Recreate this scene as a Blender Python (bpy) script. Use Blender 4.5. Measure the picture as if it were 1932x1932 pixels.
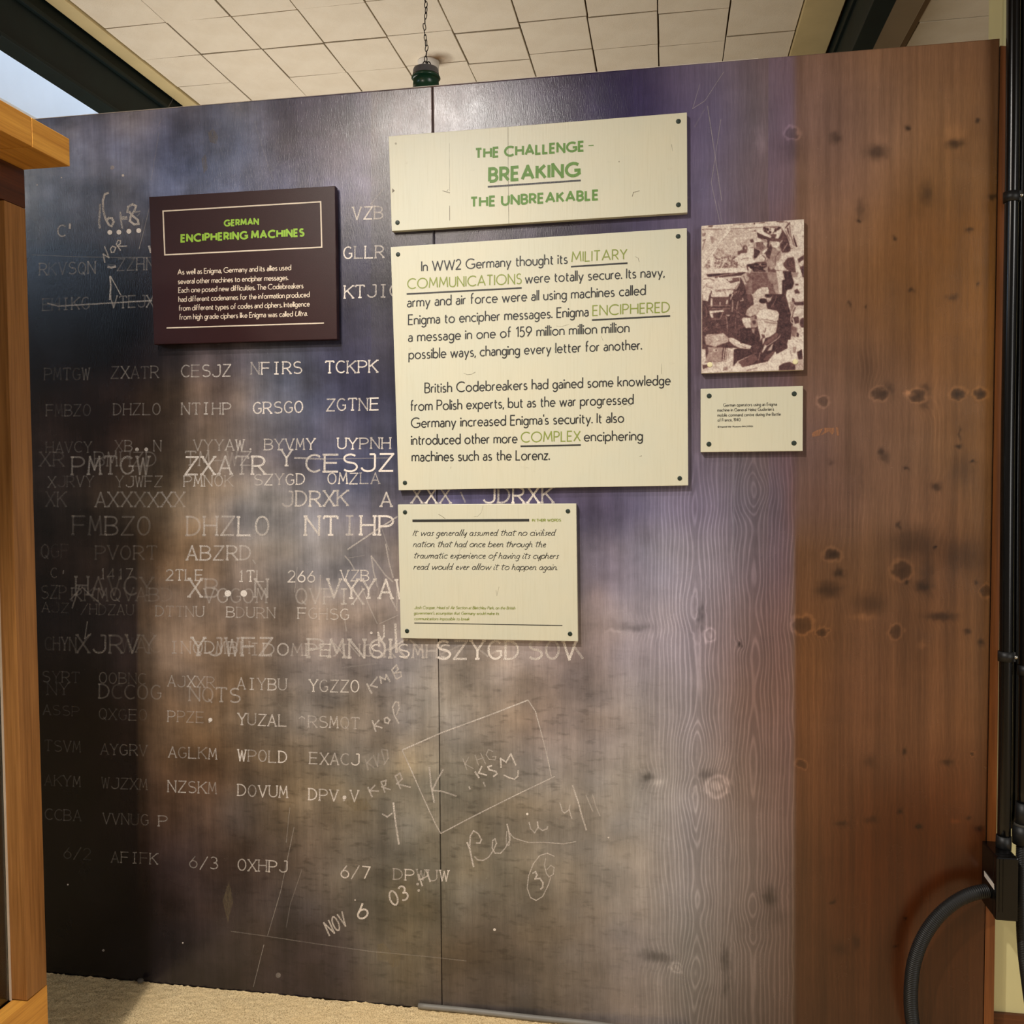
import bpy, bmesh, math, random
import numpy as np
from mathutils import Vector
random.seed(7); RNG = np.random.default_rng(11)
sc = bpy.context.scene
for o in list(bpy.data.objects): bpy.data.objects.remove(o)

# ------------------------------------------------------------------ camera
D = 2.4; CZ = 1.485; FPX = 1704.62
yaw, pit, rol = .169162, -.0369906, -.0082081
def _cam():
    cy, sy, cp, sp, cr, sr = math.cos(yaw), math.sin(yaw), math.cos(pit), math.sin(pit), math.cos(rol), math.sin(rol)
    Ry = np.array([[cy, -sy, 0], [sy, cy, 0], [0, 0, 1]])
    f = np.array([0, cp, sp]); u = np.array([0, -sp, cp]); r = np.array([1., 0, 0])
    return Ry @ (cr*r+sr*u), Ry @ (-sr*r+cr*u), Ry @ f
RT, UP, FW = _cam()
CAM = np.array([0, -D, CZ])
cd = bpy.data.cameras.new('camera'); cam = bpy.data.objects.new('camera', cd); sc.collection.objects.link(cam)
cd.sensor_width = 36; cd.lens = 36*FPX/1932; cd.clip_start = .05
from mathutils import Matrix
M = Matrix.Identity(4)
for i in range(3):
    M[i][0] = RT[i]; M[i][1] = UP[i]; M[i][2] = -FW[i]; M[i][3] = CAM[i]
cam.matrix_world = M
sc.camera = cam

# ------------------------------------------------------------------ world, lights, exposure
w = bpy.data.worlds.new('world'); sc.world = w; w.use_nodes = True
w.node_tree.nodes['Background'].inputs[0].default_value = (1.0, .90, .78, 1)
w.node_tree.nodes['Background'].inputs[1].default_value = .13
sc.view_settings.view_transform = 'Standard'; sc.view_settings.look = 'None'
sc.view_settings.exposure = 0.0; sc.view_settings.gamma = 1; sc.view_settings.use_curve_mapping = False
def light(name, kind, loc, energy, color, target=None, **kw):
    l = bpy.data.lights.new(name, kind); l.energy = energy; l.color = color
    for k, v in kw.items(): setattr(l, k, v)
    o = bpy.data.objects.new(name, l); sc.collection.objects.link(o); o.location = loc
    if target: o.rotation_euler = (Vector(target)-Vector(loc)).to_track_quat('-Z', 'Y').to_euler()
    return o
LIGHTS = [
 light('ceiling_spot_warm', 'SPOT', (-1.12, -2.3, 3.38), 262, (1, .95, .89), (-.05, 0, .15), shadow_soft_size=.045, spot_size=math.radians(84), spot_blend=1.0),
 light('ceiling_spot_near', 'SPOT', (-1.2, -1.35, 3.38), 110, (1, .96, .91), (-.75, -.1, 0), shadow_soft_size=.05, spot_size=math.radians(76), spot_blend=1.0),
 light('ceiling_lamp_glow', 'AREA', (-1.80, -3.7, 3.38), 24, (1, .88, .74), (-.5, 0, .2), size=.26, shape='DISK'),
 light('room_fill_right', 'AREA', (4.4, -4.6, 1.4), 60, (1, .97, .92), (-.9, 0, .5), size=1.8, shape='SQUARE'),
 light('ceiling_fill_right', 'AREA', (3.4, -3.6, 3.35), 62, (1, .97, .92), (-1.2, 0, -.6), size=1.4, shape='SQUARE'),
 light('blue_fill_left', 'AREA', (-4.7, -2.9, 3.35), 20, (.55, .74, 1.0), (-.2, 0, 1.0), size=.9, shape='SQUARE'),  # unseen bluish fill added at upper left for cool sheen and tint
 light('room_bounce', 'AREA', (-1.9, 1.9, 1.3), 46, (1, .95, .90), (-1.6, 2.2, 3.4), size=1.8, shape='DISK'),
]

# ------------------------------------------------------------------ projection helpers
def un(px, py, X=None, Y=None, Z=None):
    d = (px-966)*RT+(966-py)*UP+FPX*FW
    if Y is not None: t = (Y-CAM[1])/d[1]
    elif X is not None: t = (X-CAM[0])/d[0]
    else: t = (Z-CAM[2])/d[2]
    return CAM+t*d
def unY(P, Y):
    P = np.asarray(P, float)
    d = (P[:, 0:1]-966)*RT+(966-P[:, 1:2])*UP+FPX*FW
    return CAM+d*((Y-CAM[1])/d[:, 1:2])
def proj(P):
    q = np.asarray(P, float)-CAM; z = q@FW
    return np.stack([966+FPX*(q@RT)/z, 966-FPX*(q@UP)/z], -1)

# ------------------------------------------------------------------ materials
def lin(c):
    c = np.asarray(c, float)/255.
    return np.where(c <= .04045, c/12.92, ((c+.055)/1.055)**2.4)
def rgba(c): return tuple(float(v) for v in lin(c))+(1.0,)
class NT:
    def __init__(s, name):
        s.m = bpy.data.materials.new(name); s.m.use_nodes = True; s.t = s.m.node_tree
        s.b = s.t.nodes['Principled BSDF']; s.out = s.t.nodes['Material Output']
    def n(s, typ, **kw):
        nd = s.t.nodes.new(typ)
        for k, v in kw.items():
            if k.startswith('i_'):
                key = k[2:]; key = int(key) if key.isdigit() else key.replace('_', ' ')
                nd.inputs[key].default_value = v
            else: setattr(nd, k, v)
        return nd
    def l(s, a, b): s.t.links.new(a, b)
    def coord(s, scale=(1, 1, 1), obj=True):
        tc = s.n('ShaderNodeTexCoord'); mp = s.n('ShaderNodeMapping'); mp.inputs['Scale'].default_value = scale
        s.l(tc.outputs['Object'], mp.inputs['Vector']); return mp.outputs[0]
    def noise(s, scale=(1, 1, 1), sc_=1, detail=4, rough=.55):
        nz = s.n('ShaderNodeTexNoise'); nz.inputs['Scale'].default_value = sc_; nz.inputs['Detail'].default_value = detail
        nz.inputs['Roughness'].default_value = rough; s.l(s.coord(scale), nz.inputs['Vector']); return nz.outputs[0]
    def math(s, op, a, b=None, c=None, clamp=False):
        nd = s.n('ShaderNodeMath', operation=op); nd.use_clamp = clamp
        for i, v in enumerate((a, b, c)):
            if v is None: continue
            if isinstance(v, (int, float)): nd.inputs[i].default_value = v
            else: s.l(v, nd.inputs[i])
        return nd.outputs[0]
    def rng(s, v, a, b, c=0., d=1.):
        nd = s.n('ShaderNodeMapRange'); s.l(v, nd.inputs[0])
        for i, q in enumerate((a, b, c, d)): nd.inputs[i+1].default_value = q
        return nd.outputs[0]
    def mix(s, f, a, b, blend='MIX'):
        nd = s.n('ShaderNodeMix', data_type='RGBA', blend_type=blend)
        for k, v in ((0, f), (6, a), (7, b)):
            if isinstance(v, (int, float)): nd.inputs[k].default_value = v
            elif isinstance(v, tuple): nd.inputs[k].default_value = v
            else: s.l(v, nd.inputs[k])
        return nd.outputs[2]
    def bump(s, h, strength=.3, dist=.002):
        b = s.n('ShaderNodeBump'); b.inputs['Strength'].default_value = strength; b.inputs['Distance'].default_value = dist
        s.l(h, b.inputs['Height']); s.l(b.outputs[0], s.b.inputs['Normal'])
    def attr(s, name, out=2):
        a = s.n('ShaderNodeAttribute', attribute_name=name); return a.outputs[out]
def simple(name, c, rough=.6, spec=.5, noise_amp=.06, nscale=(20, 20, 20), metal=0, bump=0., bscale=None):
    s = NT(name); nz = s.noise(nscale, 1, 5)
    k = s.rng(nz, .3, .7, 1-noise_amp, 1+noise_amp)
    col = s.mix(1.0, rgba(c), s.grey(k) if hasattr(s, 'grey') else k, 'MULTIPLY') if False else None
    cc = s.n('ShaderNodeCombineColor'); r = rgba(c)
    for i in range(3): s.l(s.math('MULTIPLY', k, r[i]), cc.inputs[i])
    s.l(cc.outputs[0], s.b.inputs['Base Color'])
    s.b.inputs['Roughness'].default_value = rough; s.b.inputs['Specular IOR Level'].default_value = spec
    s.b.inputs['Metallic'].default_value = metal
    if bump: s.bump(s.noise(bscale or nscale, 1, 4), bump, .002)
    return s.m
def wood(name, c1, c2, axis='z', rough=.45, fine=160, spec=.4):
    s = NT(name)
    lo = 5; sc1 = {'z': (fine, fine, lo), 'y': (fine, lo, fine), 'x': (lo, fine, fine)}[axis]
    sc2 = {'z': (30, 30, 1.6), 'y': (30, 1.6, 30), 'x': (1.6, 30, 30)}[axis]
    a = s.noise(sc1, 1, 6, .6); b = s.noise(sc2, 1, 3)
    f = s.math('ADD', s.rng(a, .35, .65, 0, .55), s.rng(b, .35, .65, 0, .45), clamp=True)
    s.l(s.mix(f, rgba(c1), rgba(c2)), s.b.inputs['Base Color'])
    s.b.inputs['Roughness'].default_value = rough; s.b.inputs['Specular IOR Level'].default_value = spec
    s.bump(a, .25, .001); return s.m

# ------------------------------------------------------------------ object helpers
def tag(o, label=None, cat=None, group=None, kind=None):
    for k, v in (('label', label), ('category', cat), ('group', group), ('kind', kind)):
        if v: o[k] = v
    return o
def empty(name, loc=(0, 0, 0), **kw):
    o = bpy.data.objects.new(name, None); sc.collection.objects.link(o); o.location = loc; o.empty_display_size = .05
    return tag(o, **kw)
def link(name, me, mat=None, parent=None, loc=None):
    o = bpy.data.objects.new(name, me); sc.collection.objects.link(o)
    if mat is not None and len(me.materials) == 0: me.materials.append(mat)
    if parent is not None:
        o.parent = parent; pl = Vector(parent.location)
        if parent.parent: pl = pl+parent.parent.location
        o.location = (Vector(loc) if loc is not None else Vector((0, 0, 0)))-pl
    elif loc is not None: o.location = loc
    return o
def mesh(name, v, f, mat=None, parent=None, smooth=False, attrs=None):
    me = bpy.data.meshes.new(name); v = np.asarray(v, float)
    c = v.mean(0) if len(v) else np.zeros(3)
    me.from_pydata((v-c).tolist(), [], [list(map(int, q)) for q in f]); me.update()
    if smooth: me.polygons.foreach_set('use_smooth', [True]*len(me.polygons))
    return link(name, me, mat, parent, loc=tuple(c))
def bm_obj(name, bm, mat=None, parent=None, smooth=False):
    me = bpy.data.meshes.new(name)
    bmesh.ops.recalc_face_normals(bm, faces=bm.faces[:])
    c = sum((v.co for v in bm.verts), Vector())/len(bm.verts)
    for v in bm.verts: v.co -= c
    bm.to_mesh(me); bm.free()
    if smooth:
        me.polygons.foreach_set('use_smooth', [True]*len(me.polygons))
    return link(name, me, mat, parent, loc=tuple(c))
def hexa(bm, pts, bev=0.):
    """8 points: bottom 4 loop, top 4 loop"""
    vs = [bm.verts.new(tuple(map(float, p))) for p in pts]
    fs = [(0, 3, 2, 1), (4, 5, 6, 7), (0, 1, 5, 4), (1, 2, 6, 5), (2, 3, 7, 6), (3, 0, 4, 7)]
    faces = [bm.faces.new([vs[i] for i in f]) for f in fs]
    if bev:
        ed = list({e for f in faces for e in f.edges})
        bmesh.ops.bevel(bm, geom=ed, offset=bev, segments=2, affect='EDGES', profile=.6)
def box(name, lo, hi, mat, parent=None, bev=0.):
    bm = bmesh.new(); x0, y0, z0 = lo; x1, y1, z1 = hi
    hexa(bm, [(x0, y0, z0), (x1, y0, z0), (x1, y1, z0), (x0, y1, z0), (x0, y0, z1), (x1, y0, z1), (x1, y1, z1), (x0, y1, z1)], bev)
    return bm_obj(name, bm, mat, parent)
def tube_mesh(pts, rad, seg=12, caps=True):
    P = np.asarray(pts, float); n = len(P); R = np.broadcast_to(np.asarray(rad, float), (n,))
    T = np.gradient(P, axis=0); T /= np.linalg.norm(T, axis=1)[:, None]
    ref = np.array([0, 1., 0]) if abs(T[0][1]) < .9 else np.array([1., 0, 0])
    V = []; F = []
    u = np.cross(T[0], ref); u /= np.linalg.norm(u)
    for i in range(n):
        u = u-T[i]*(u@T[i]); u /= np.linalg.norm(u); v = np.cross(T[i], u)
        for k in range(seg):
            a = 2*math.pi*k/seg; V.append(P[i]+R[i]*(math.cos(a)*u+math.sin(a)*v))
    for i in range(n-1):
        for k in range(seg):
            k2 = (k+1) % seg; F.append((i*seg+k, i*seg+k2, (i+1)*seg+k2, (i+1)*seg+k))
    if caps: F.append(list(range(seg))[::-1]); F.append([(n-1)*seg+k for k in range(seg)])
    return V, F
def tube(name, pts, rad, mat, parent=None, seg=14):
    v, f = tube_mesh(pts, rad, seg); return mesh(name, v, f, mat, parent, smooth=True)
def lathe(name, prof, c, mat, parent=None, seg=32):
    V = []; F = []
    for r, z in prof:
        for k in range(seg):
            a = 2*math.pi*k/seg; V.append((c[0]+r*math.cos(a), c[1]+r*math.sin(a), c[2]+z))
    for i in range(len(prof)-1):
        for k in range(seg):
            k2 = (k+1) % seg; F.append((i*seg+k, i*seg+k2, (i+1)*seg+k2, (i+1)*seg+k))
    return mesh(name, V, F, mat, parent, smooth=True)

# ------------------------------------------------------------------ stroke fonts
SANS = {
'A': ".76|0,0 .38,1 .76,0;.13,.32 .63,.32", 'B': ".5|0,0 0,1 .25,1 @.25,.76,.22,.24,90,-90 0,.52;.25,.52 @.25,.26,.26,.26,90,-90 0,0",
'C': ".82|@.5,.5,.5,.5,48,312", 'D': ".66|0,0 0,1 .18,1 @.18,.5,.48,.5,90,-90 0,0", 'E': ".44|.44,1 0,1 0,0 .44,0;0,.52 .4,.52",
'F': ".44|.44,1 0,1 0,0;0,.52 .4,.52", 'G': ".9|@.5,.5,.5,.5,48,322 .89,.44 .56,.44", 'H': ".66|0,0 0,1;.66,0 .66,1;0,.52 .66,.52",
'I': "0|0,0 0,1", 'J': ".5|.5,1 .5,.27 @.25,.27,.25,.27,0,-170", 'K': ".56|0,0 0,1;.54,1 0,.45;.17,.6 .58,0", 'L': ".42|0,1 0,0 .42,0",
'M': ".84|0,0 .09,1 .42,.25 .75,1 .84,0", 'N': ".66|0,0 0,1 .66,0 .66,1", 'O': "1|@.5,.5,.5,.5,0,360",
'P': ".5|0,0 0,1 .24,1 @.24,.73,.26,.27,90,-90 0,.46", 'Q': "1|@.5,.5,.5,.5,0,360;.55,.2 .95,-.08",
'R': ".52|0,0 0,1 .24,1 @.24,.73,.26,.27,90,-90 0,.46;.24,.46 .54,0", 'S': ".48|@.25,.76,.22,.24,38,270 @.24,.26,.25,.26,90,-145",
'T': ".56|0,1 .56,1;.28,1 .28,0", 'U': ".62|0,1 0,.31 @.31,.31,.31,.31,180,360 .62,1", 'V': ".72|0,1 .36,0 .72,1",
'W': "1.06|0,1 .27,0 .53,.9 .79,0 1.06,1", 'X': ".62|0,1 .62,0;.62,1 0,0", 'Y': ".62|0,1 .31,.47 .62,1;.31,.47 .31,0", 'Z': ".56|0,1 .56,1 0,0 .56,0",
'a': ".38|.04,.54 @.2,.41,.17,.19,125,0 .37,0;.37,.36 .2,.35 @.17,.175,.17,.175,90,270 .26,.01 .37,.13",
'b': ".5|0,1.05 0,0;@.25,.3,.25,.3,0,360", 'c': ".44|@.28,.3,.28,.3,50,310", 'd': ".5|.5,1.05 .5,0;@.25,.3,.25,.3,0,360",
'e': ".5|.01,.31 .5,.31 @.26,.3,.25,.3,2,318", 'f': ".3|.1,0 .1,.84 @.25,.86,.15,.2,180,75;0,.6 .28,.6",
'g': ".46|@.23,.3,.23,.3,0,360;.46,.6 .46,-.06 @.23,-.08,.23,.23,0,-150", 'h': ".42|0,1.05 0,0;0,.36 @.21,.38,.21,.22,180,0 .42,0",
'i': "0|0,.6 0,0;*0,.83", 'j': ".0|0,.6 0,-.1 @-.14,-.1,.14,.18,0,-80;*0,.83", 'k': ".4|0,1.05 0,0;.36,.6 0,.25;.12,.36 .4,0", 'l': "0|0,1.05 0,0",
'm': ".72|0,.6 0,0;0,.38 @.18,.4,.18,.2,180,0 .36,0;.36,.38 @.54,.4,.18,.2,180,0 .72,0", 'n': ".42|0,.6 0,0;0,.36 @.21,.38,.21,.22,180,0 .42,0",
'o': ".56|@.28,.3,.28,.3,0,360", 'p': ".5|0,.6 0,-.34;@.25,.3,.25,.3,0,360", 'q': ".5|.5,.6 .5,-.34;@.25,.3,.25,.3,0,360",
'r': ".24|0,.6 0,0;0,.36 @.2,.36,.2,.24,180,75", 's': ".34|@.17,.45,.14,.15,38,270 @.16,.15,.17,.15,90,-145",
't': ".28|.1,.84 .1,.15 @.24,.15,.14,.15,180,290;0,.6 .28,.6", 'u': ".42|0,.6 0,.22 @.21,.22,.21,.22,180,360;.42,.6 .42,0",
'v': ".44|0,.6 .22,0 .44,.6", 'w': ".74|0,.6 .19,0 .37,.55 .55,0 .74,.6", 'x': ".42|0,.6 .42,0;.42,.6 0,0", 'y': ".46|0,.6 .23,0;.46,.6 .12,-.32",
'z': ".38|0,.6 .38,.6 0,0 .38,0", '0': ".6|@.3,.5,.3,.5,0,360", '1': ".2|0,.82 .2,1 .2,0", '2': ".5|@.23,.72,.23,.28,165,-38 0,0 .5,0",
'3': ".46|@.2,.75,.2,.25,140,-80 @.2,.26,.24,.26,80,-140", '4': ".54|.4,0 .4,1 0,.28 .54,.28", '5': ".46|.42,1 .1,1 .06,.58 @.2,.32,.25,.32,110,-140",
'6': ".54|.4,1 .06,.45;@.27,.3,.26,.3,0,360", '7': ".5|0,1 .5,1 .15,0", '8': ".48|@.24,.75,.2,.24,0,360;@.24,.26,.24,.26,0,360",
'9': ".54|.14,0 .48,.55;@.27,.7,.26,.3,0,360", '.': "0|*0,.05", ',': ".02|.04,.07 -.02,-.16", "'": "0|0,1.02 0,.8", '-': ".3|0,.36 .3,.36",
'~': ".5|0,.5 .5,.5", '(': ".2|@.4,.45,.36,.65,130,230", ')': ".2|@-.2,.45,.36,.65,50,-50", '/': ".5|0,-.1 .5,1.05", '^': ".5|.05,.75 .25,.95 .45,.75",
'@': "1|@.5,.5,.5,.5,0,360;@.5,.5,.25,.25,50,310", '"': ".2|0,1 0,.75;.2,1 .2,.75"}
SCRIPT = dict(SANS)
SCRIPT.update({
'a': ".46|@.2,.28,.2,.28,30,390;.4,.56 .36,.12 @.46,.12,.1,.12,180,300", 'd': ".5|@.2,.28,.2,.28,30,390;.42,1.1 .36,.12 @.48,.12,.1,.12,180,300",
'e': ".4|.0,.2 .32,.38 @.2,.4,.14,.17,-10,180 @.24,.22,.2,.22,160,330", 'l': ".16|.06,.2 .12,1.1 .02,.15 @.12,.13,.1,.13,180,310",
't': ".36|.14,.95 .1,.12 @.22,.13,.12,.13,180,310;-.1,.68 .42,.74", 's': ".28|.02,.02 .14,0 .24,.16 .08,.42 .14,.56 .3,.56",
'h': ".44|0,1.02 0,0;0,.3 @.18,.34,.17,.22,180,10 .34,.1 @.44,.1,.1,.1,180,310", 'n': ".44|0,.58 0,0;0,.3 @.18,.34,.17,.22,180,10 .34,.1 @.44,.1,.1,.1,180,310",
'i': ".12|0,.56 0,.12 @.1,.12,.1,.12,180,310;*.04,.86", 'u': ".46|0,.56 0,.2 @.18,.2,.18,.2,180,360 .36,.56;.36,.5 .36,.1 .46,.02",
'g': ".42|@.2,.28,.2,.28,30,390;.4,.56 .36,-.25 @.2,-.28,.16,.14,0,-160", 'y': ".42|0,.56 .04,.1 .2,.05 .38,.5;.4,.56 .3,-.42",
'r': ".3|0,.56 .02,0;.02,.3 .12,.52 .3,.5", 'f': ".3|.36,.9 @.24,.9,.1,.15,30,180 .12,-.3 .02,-.35;.0,.5 .34,.52",
'm': ".7|0,.58 0,0;0,.35 .16,.56 .28,.5 .3,0;.3,.35 .46,.56 .58,.5 .6,.08 .7,.02", 'v': ".38|0,.56 .14,0 .3,.4 .38,.56", 'I': ".1|.06,1 0,0"})
def parse(g):
    w_, rest = g.split('|'); out = []
    for st in rest.split(';'):
        if st.startswith('*'):
            x, y = map(float, st[1:].split(',')); out.append(('dot', (x, y))); continue
        P = []
        for tk in st.split():
            if tk[0] == '@':
                cx, cy, rx, ry, a0, a1 = map(float, tk[1:].split(','))
                n = max(4, int(abs(a1-a0)/22))
                for i in range(n+1):
                    a = math.radians(a0+(a1-a0)*i/n); P.append((cx+rx*math.cos(a), cy+ry*math.sin(a)))
            else: P.append(tuple(map(float, tk.split(','))))
        out.append(('ln', P))
    return float(w_), out
SANS = {k: parse(v) for k, v in SANS.items()}; SCRIPT = {k: parse(v) for k, v in SCRIPT.items()}
SERIF = {'A': [(0, 0), (1, 0)], 'B': [(0, 0), (0, 1)], 'D': [(0, 0), (0, 1)], 'E': [(0, 0), (0, 1)], 'F': [(0, 0), (0, 1)], 'H': [(0, 0), (0, 1), (1, 0), (1, 1)],
 'I': [(.5, 0, .28), (.5, 1, .28)], 'K': [(0, 0), (0, 1), (1, 0), (1, 1)], 'L': [(0, 1), (0, 0)], 'M': [(0, 0), (1, 0)], 'N': [(0, 0), (0, 1), (1, 1)], 'P': [(0, 0), (0, 1)], 'R': [(0, 0), (0, 1), (1, 0)],
 'T': [(.5, 0, .2)], 'U': [(0, 1), (1, 1)], 'V': [(0, 1), (1, 1)], 'W': [(0, 1), (1, 1)], 'X': [(0, 0), (0, 1), (1, 0), (1, 1)], 'Y': [(0, 1), (1, 1), (.5, 0, .18)], '1': [(.5, 0, .25)], 'J': [(.8, 1, .2)]}
TYPE = {}
for ch, (wd, st) in SANS.items():
    if ch.islower(): continue
    s2 = []
    W0 = wd if wd > .25 else 1
    for kd, P in st:
        if kd == 'dot': s2.append((kd, (.5, .1))); continue
        if wd <= .25: s2.append((kd, [(x-wd/2+.5, y) for x, y in P])); continue
        s2.append((kd, [(x/W0, y) for x, y in P]))
    for sp in SERIF.get(ch, []):
        h = sp[2] if len(sp) > 2 else .15
        s2.append(('ln', [(sp[0]-h, sp[1]), (sp[0]+h, sp[1])]))
    if ch == 'T': s2 += [('ln', [(0, 1), (0, .85)]), ('ln', [(1, 1), (1, .85)])]
    TYPE[ch] = (1.0, s2)

class Ink:
    """flat printed strokes collected in photo pixels, laid on the plane y = Y"""
    def __init__(s): s.P = []; s.F = []; s.K = []; s.Z = []; s.i = 0
    def quad(s, pts, k=1.):
        b = len(s.P); s.P += [tuple(p) for p in pts]; s.F.append(tuple(range(b, b+len(pts)))); s.K += [k]*len(pts); s.i += 1; s.Z += [(s.i % 23)*1.6e-5]*len(pts)
    def line(s, pts, wd, k=1.):
        pts = [np.array(p, float) for p in pts]
        q = [pts[0]]
        for p in pts[1:]:
            if np.linalg.norm(p-q[-1]) > 1e-3: q.append(p)
        if len(q) < 2: return
        runs = []; cur = [q[0]]
        for i in range(1, len(q)):
            cur.append(q[i])
            if i < len(q)-1:
                a = q[i]-q[i-1]; b = q[i+1]-q[i]
                if a@b < .80*np.linalg.norm(a)*np.linalg.norm(b): runs.append(cur); cur = [q[i]]
        runs.append(cur)
        for ri, r in enumerate(runs):
            r = [p.copy() for p in r]
            if ri > 0: d = r[0]-r[1]; r[0] = r[0]+d/np.linalg.norm(d)*wd*.42
            if ri < len(runs)-1: d = r[-1]-r[-2]; r[-1] = r[-1]+d/np.linalg.norm(d)*wd*.42
            R = np.array(r); T = np.gradient(R, axis=0) if len(R) > 2 else np.array([R[1]-R[0]]*2)
            T /= np.linalg.norm(T, axis=1)[:, None]; N = np.stack([-T[:, 1], T[:, 0]], 1)*wd/2
            b = len(s.P); s.i += 1
            for p, n in zip(R, N): s.P.append(tuple(p+n)); s.P.append(tuple(p-n)); s.K += [k, k]; s.Z += [(s.i % 23)*1.6e-5]*2
            for i in range(len(R)-1): s.F.append((b+2*i, b+2*i+1, b+2*i+3, b+2*i+2))
    def dot(s, c, r, k=1., n=10, ry=None):
        s.quad([(c[0]+r*math.cos(2*math.pi*i/n), c[1]+(ry or r)*math.sin(2*math.pi*i/n)) for i in range(n)], k)
    def text(s, t, p0, p1, h, wd, font=None, shear=0., gap=.17, space=.34, k=1., lean=.008, jit=0., kvar=0., mono=False):
        font = font or SANS; p0 = np.array(p0, float); p1 = np.array(p1, float); up = np.array([lean, -1.])*h
        pos = []; x = 0.
        if mono:
            n = len(t); W = n-.26
            for i, c in enumerate(t): pos.append((c, i*1.0))
        else:
            for c in t:
                if c == ' ': x += space; continue
                pos.append((c, x)); x += font[c][0]+gap
            W = x-gap
        dv = (p1-p0)/W
        for c, x in pos:
            if c == ' ' or c not in font: continue
            kk = k*(1+kvar*(random.random()*2-1)); j = np.array([random.uniform(-jit, jit), random.uniform(-jit, jit)])
            for kd, P in font[c][1]:
                f = (lambda q: p0+dv*(x+q[0]*(.74 if mono else 1))+up*q[1]+np.array([shear*h*q[1], 0])+j)
                if kd == 'dot': s.dot(f(P), wd*(.68 if not mono else .9), kk)
                else: s.line([f(q) for q in P], wd*(1+.25*kvar*(random.random()-.5)), kk)
    def build(s, name, Y, mat, parent, lift=.0004):
        V = unY(np.array(s.P), Y-lift); V[:, 1] -= np.array(s.Z); c = V.mean(0)
        me = bpy.data.meshes.new(name); me.from_pydata((V-c).tolist(), [], s.F); me.update()
        a = me.attributes.new('k', 'FLOAT', 'POINT'); a.data.foreach_set('value', s.K)
        return link(name, me, mat, parent, loc=tuple(c))

# ------------------------------------------------------------------ materials list
def print_mat(name, c, wear=0., rough=.5):
    s = NT(name); s.l(s.mix(s.rng(s.noise((60, 60, 60)), .3, .7, 0, 1), rgba(c), rgba(np.array(c)*.92)), s.b.inputs['Base Color'])
    s.b.inputs['Roughness'].default_value = rough
    if wear and c[1] > 150 or wear and name.startswith('worn'):
        f = s.math('MULTIPLY', s.rng(s.noise((420, 420, 30), 1, 4, .7), .50, .66, 0, 1), wear*2.2, clamp=True)
        s.l(s.mix(f, rgba(c), rgba((206, 202, 172))), s.b.inputs['Base Color'])
    elif wear:
        tr = s.n('ShaderNodeBsdfTransparent'); mx = s.n('ShaderNodeMixShader')
        f = s.rng(s.noise((420, 420, 30), 1, 4, .7), .40, .60, 0, 1)
        f = s.math('MULTIPLY', f, s.attr('k'), clamp=True) if False else s.math('ADD', s.math('MULTIPLY', f, wear), s.math('SUBTRACT', s.attr('k'), wear), clamp=True)
        s.l(f, mx.inputs[0]); s.l(tr.outputs[0], mx.inputs[1]); s.l(s.b.outputs[0], mx.inputs[2]); s.l(mx.outputs[0], s.out.inputs[0])
    return s.m
M_DARK = print_mat('dark_print', (44, 42, 38)); M_OLIVE = print_mat('olive_print', (140, 152, 62))
M_GREEN = print_mat('green_print', (100, 148, 50), .2); M_GREENB = print_mat('bright_green_print', (150, 190, 50))
M_WHITE = print_mat('pale_print', (226, 208, 184)); M_DARKW = print_mat('worn_dark_print', (50, 48, 52), .15)
def chalk():
    s = NT('chalk_print'); s.b.inputs['Base Color'].default_value = rgba((232, 220, 208)); s.b.inputs['Roughness'].default_value = .7
    tr = s.n('ShaderNodeBsdfTransparent'); mx = s.n('ShaderNodeMixShader')
    f = s.rng(s.noise((330, 330, 330), 1, 3, .6), .32, .66, .35, 1.25)
    g = s.rng(s.noise((18, 18, 18), 1, 3, .6), .3, .65, .6, 1.15)
    f = s.math('MULTIPLY', s.math('MULTIPLY', f, g), s.math('MULTIPLY', s.math('POWER', s.attr('k'), 1.5), 1.45), clamp=True)
    s.l(f, mx.inputs[0]); s.l(tr.outputs[0], mx.inputs[1]); s.l(s.b.outputs[0], mx.inputs[2]); s.l(mx.outputs[0], s.out.inputs[0])
    return s.m
M_CHALK = chalk()
def cream():
    s = NT('cream_painted_board')
    g = s.noise((220, 220, 9), 1, 5, .6); b = s.noise((5, 5, 5), 1, 4)
    c = s.mix(s.rng(b, .3, .7, 0, 1), rgba((208, 205, 182)), rgba((214, 207, 180)))
    c = s.mix(s.rng(g, .5, .75, 0, .25), c, rgba((188, 180, 146)))
    c = s.mix(s.rng(s.noise((16, 16, 30), 1, 6, .75), .66, .78, 0, .35), c, rgba((150, 138, 112)))
    s.l(c, s.b.inputs['Base Color']); s.b.inputs['Roughness'].default_value = .42; s.b.inputs['Specular IOR Level'].default_value = .45
    s.bump(g, .35, .0008); return s.m
M_CREAM = cream()
M_MAROON = simple('dark_maroon_panel', (50, 27, 27), .34, .3, .05, (50, 50, 50), bump=.1, bscale=(600, 600, 600))
M_SCREW = simple('dark_green_cap', (38, 50, 40), .5, .4, .1, (90, 90, 90))
M_SCREWC = simple('cream_cap', (236, 226, 178), .5, .4, .05, (90, 90, 90))
M_OAK = wood('orange_oak', (176, 122, 66), (124, 80, 36), 'z', .42)
M_OAKY = wood('orange_oak_lengthwise', (240, 176, 78), (190, 124, 46), 'y', .38)
M_OAKD = wood('brown_oak_lengthwise', (98, 50, 20), (56, 26, 10), 'y', .4)
M_BLACK = simple('gloss_black_enamel', (9, 8, 8), .22, .45, .2, (60, 60, 12))
M_BLACKM = simple('matt_black_plastic', (22, 22, 22), .48, .45, .2, (60, 60, 60))
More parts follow.
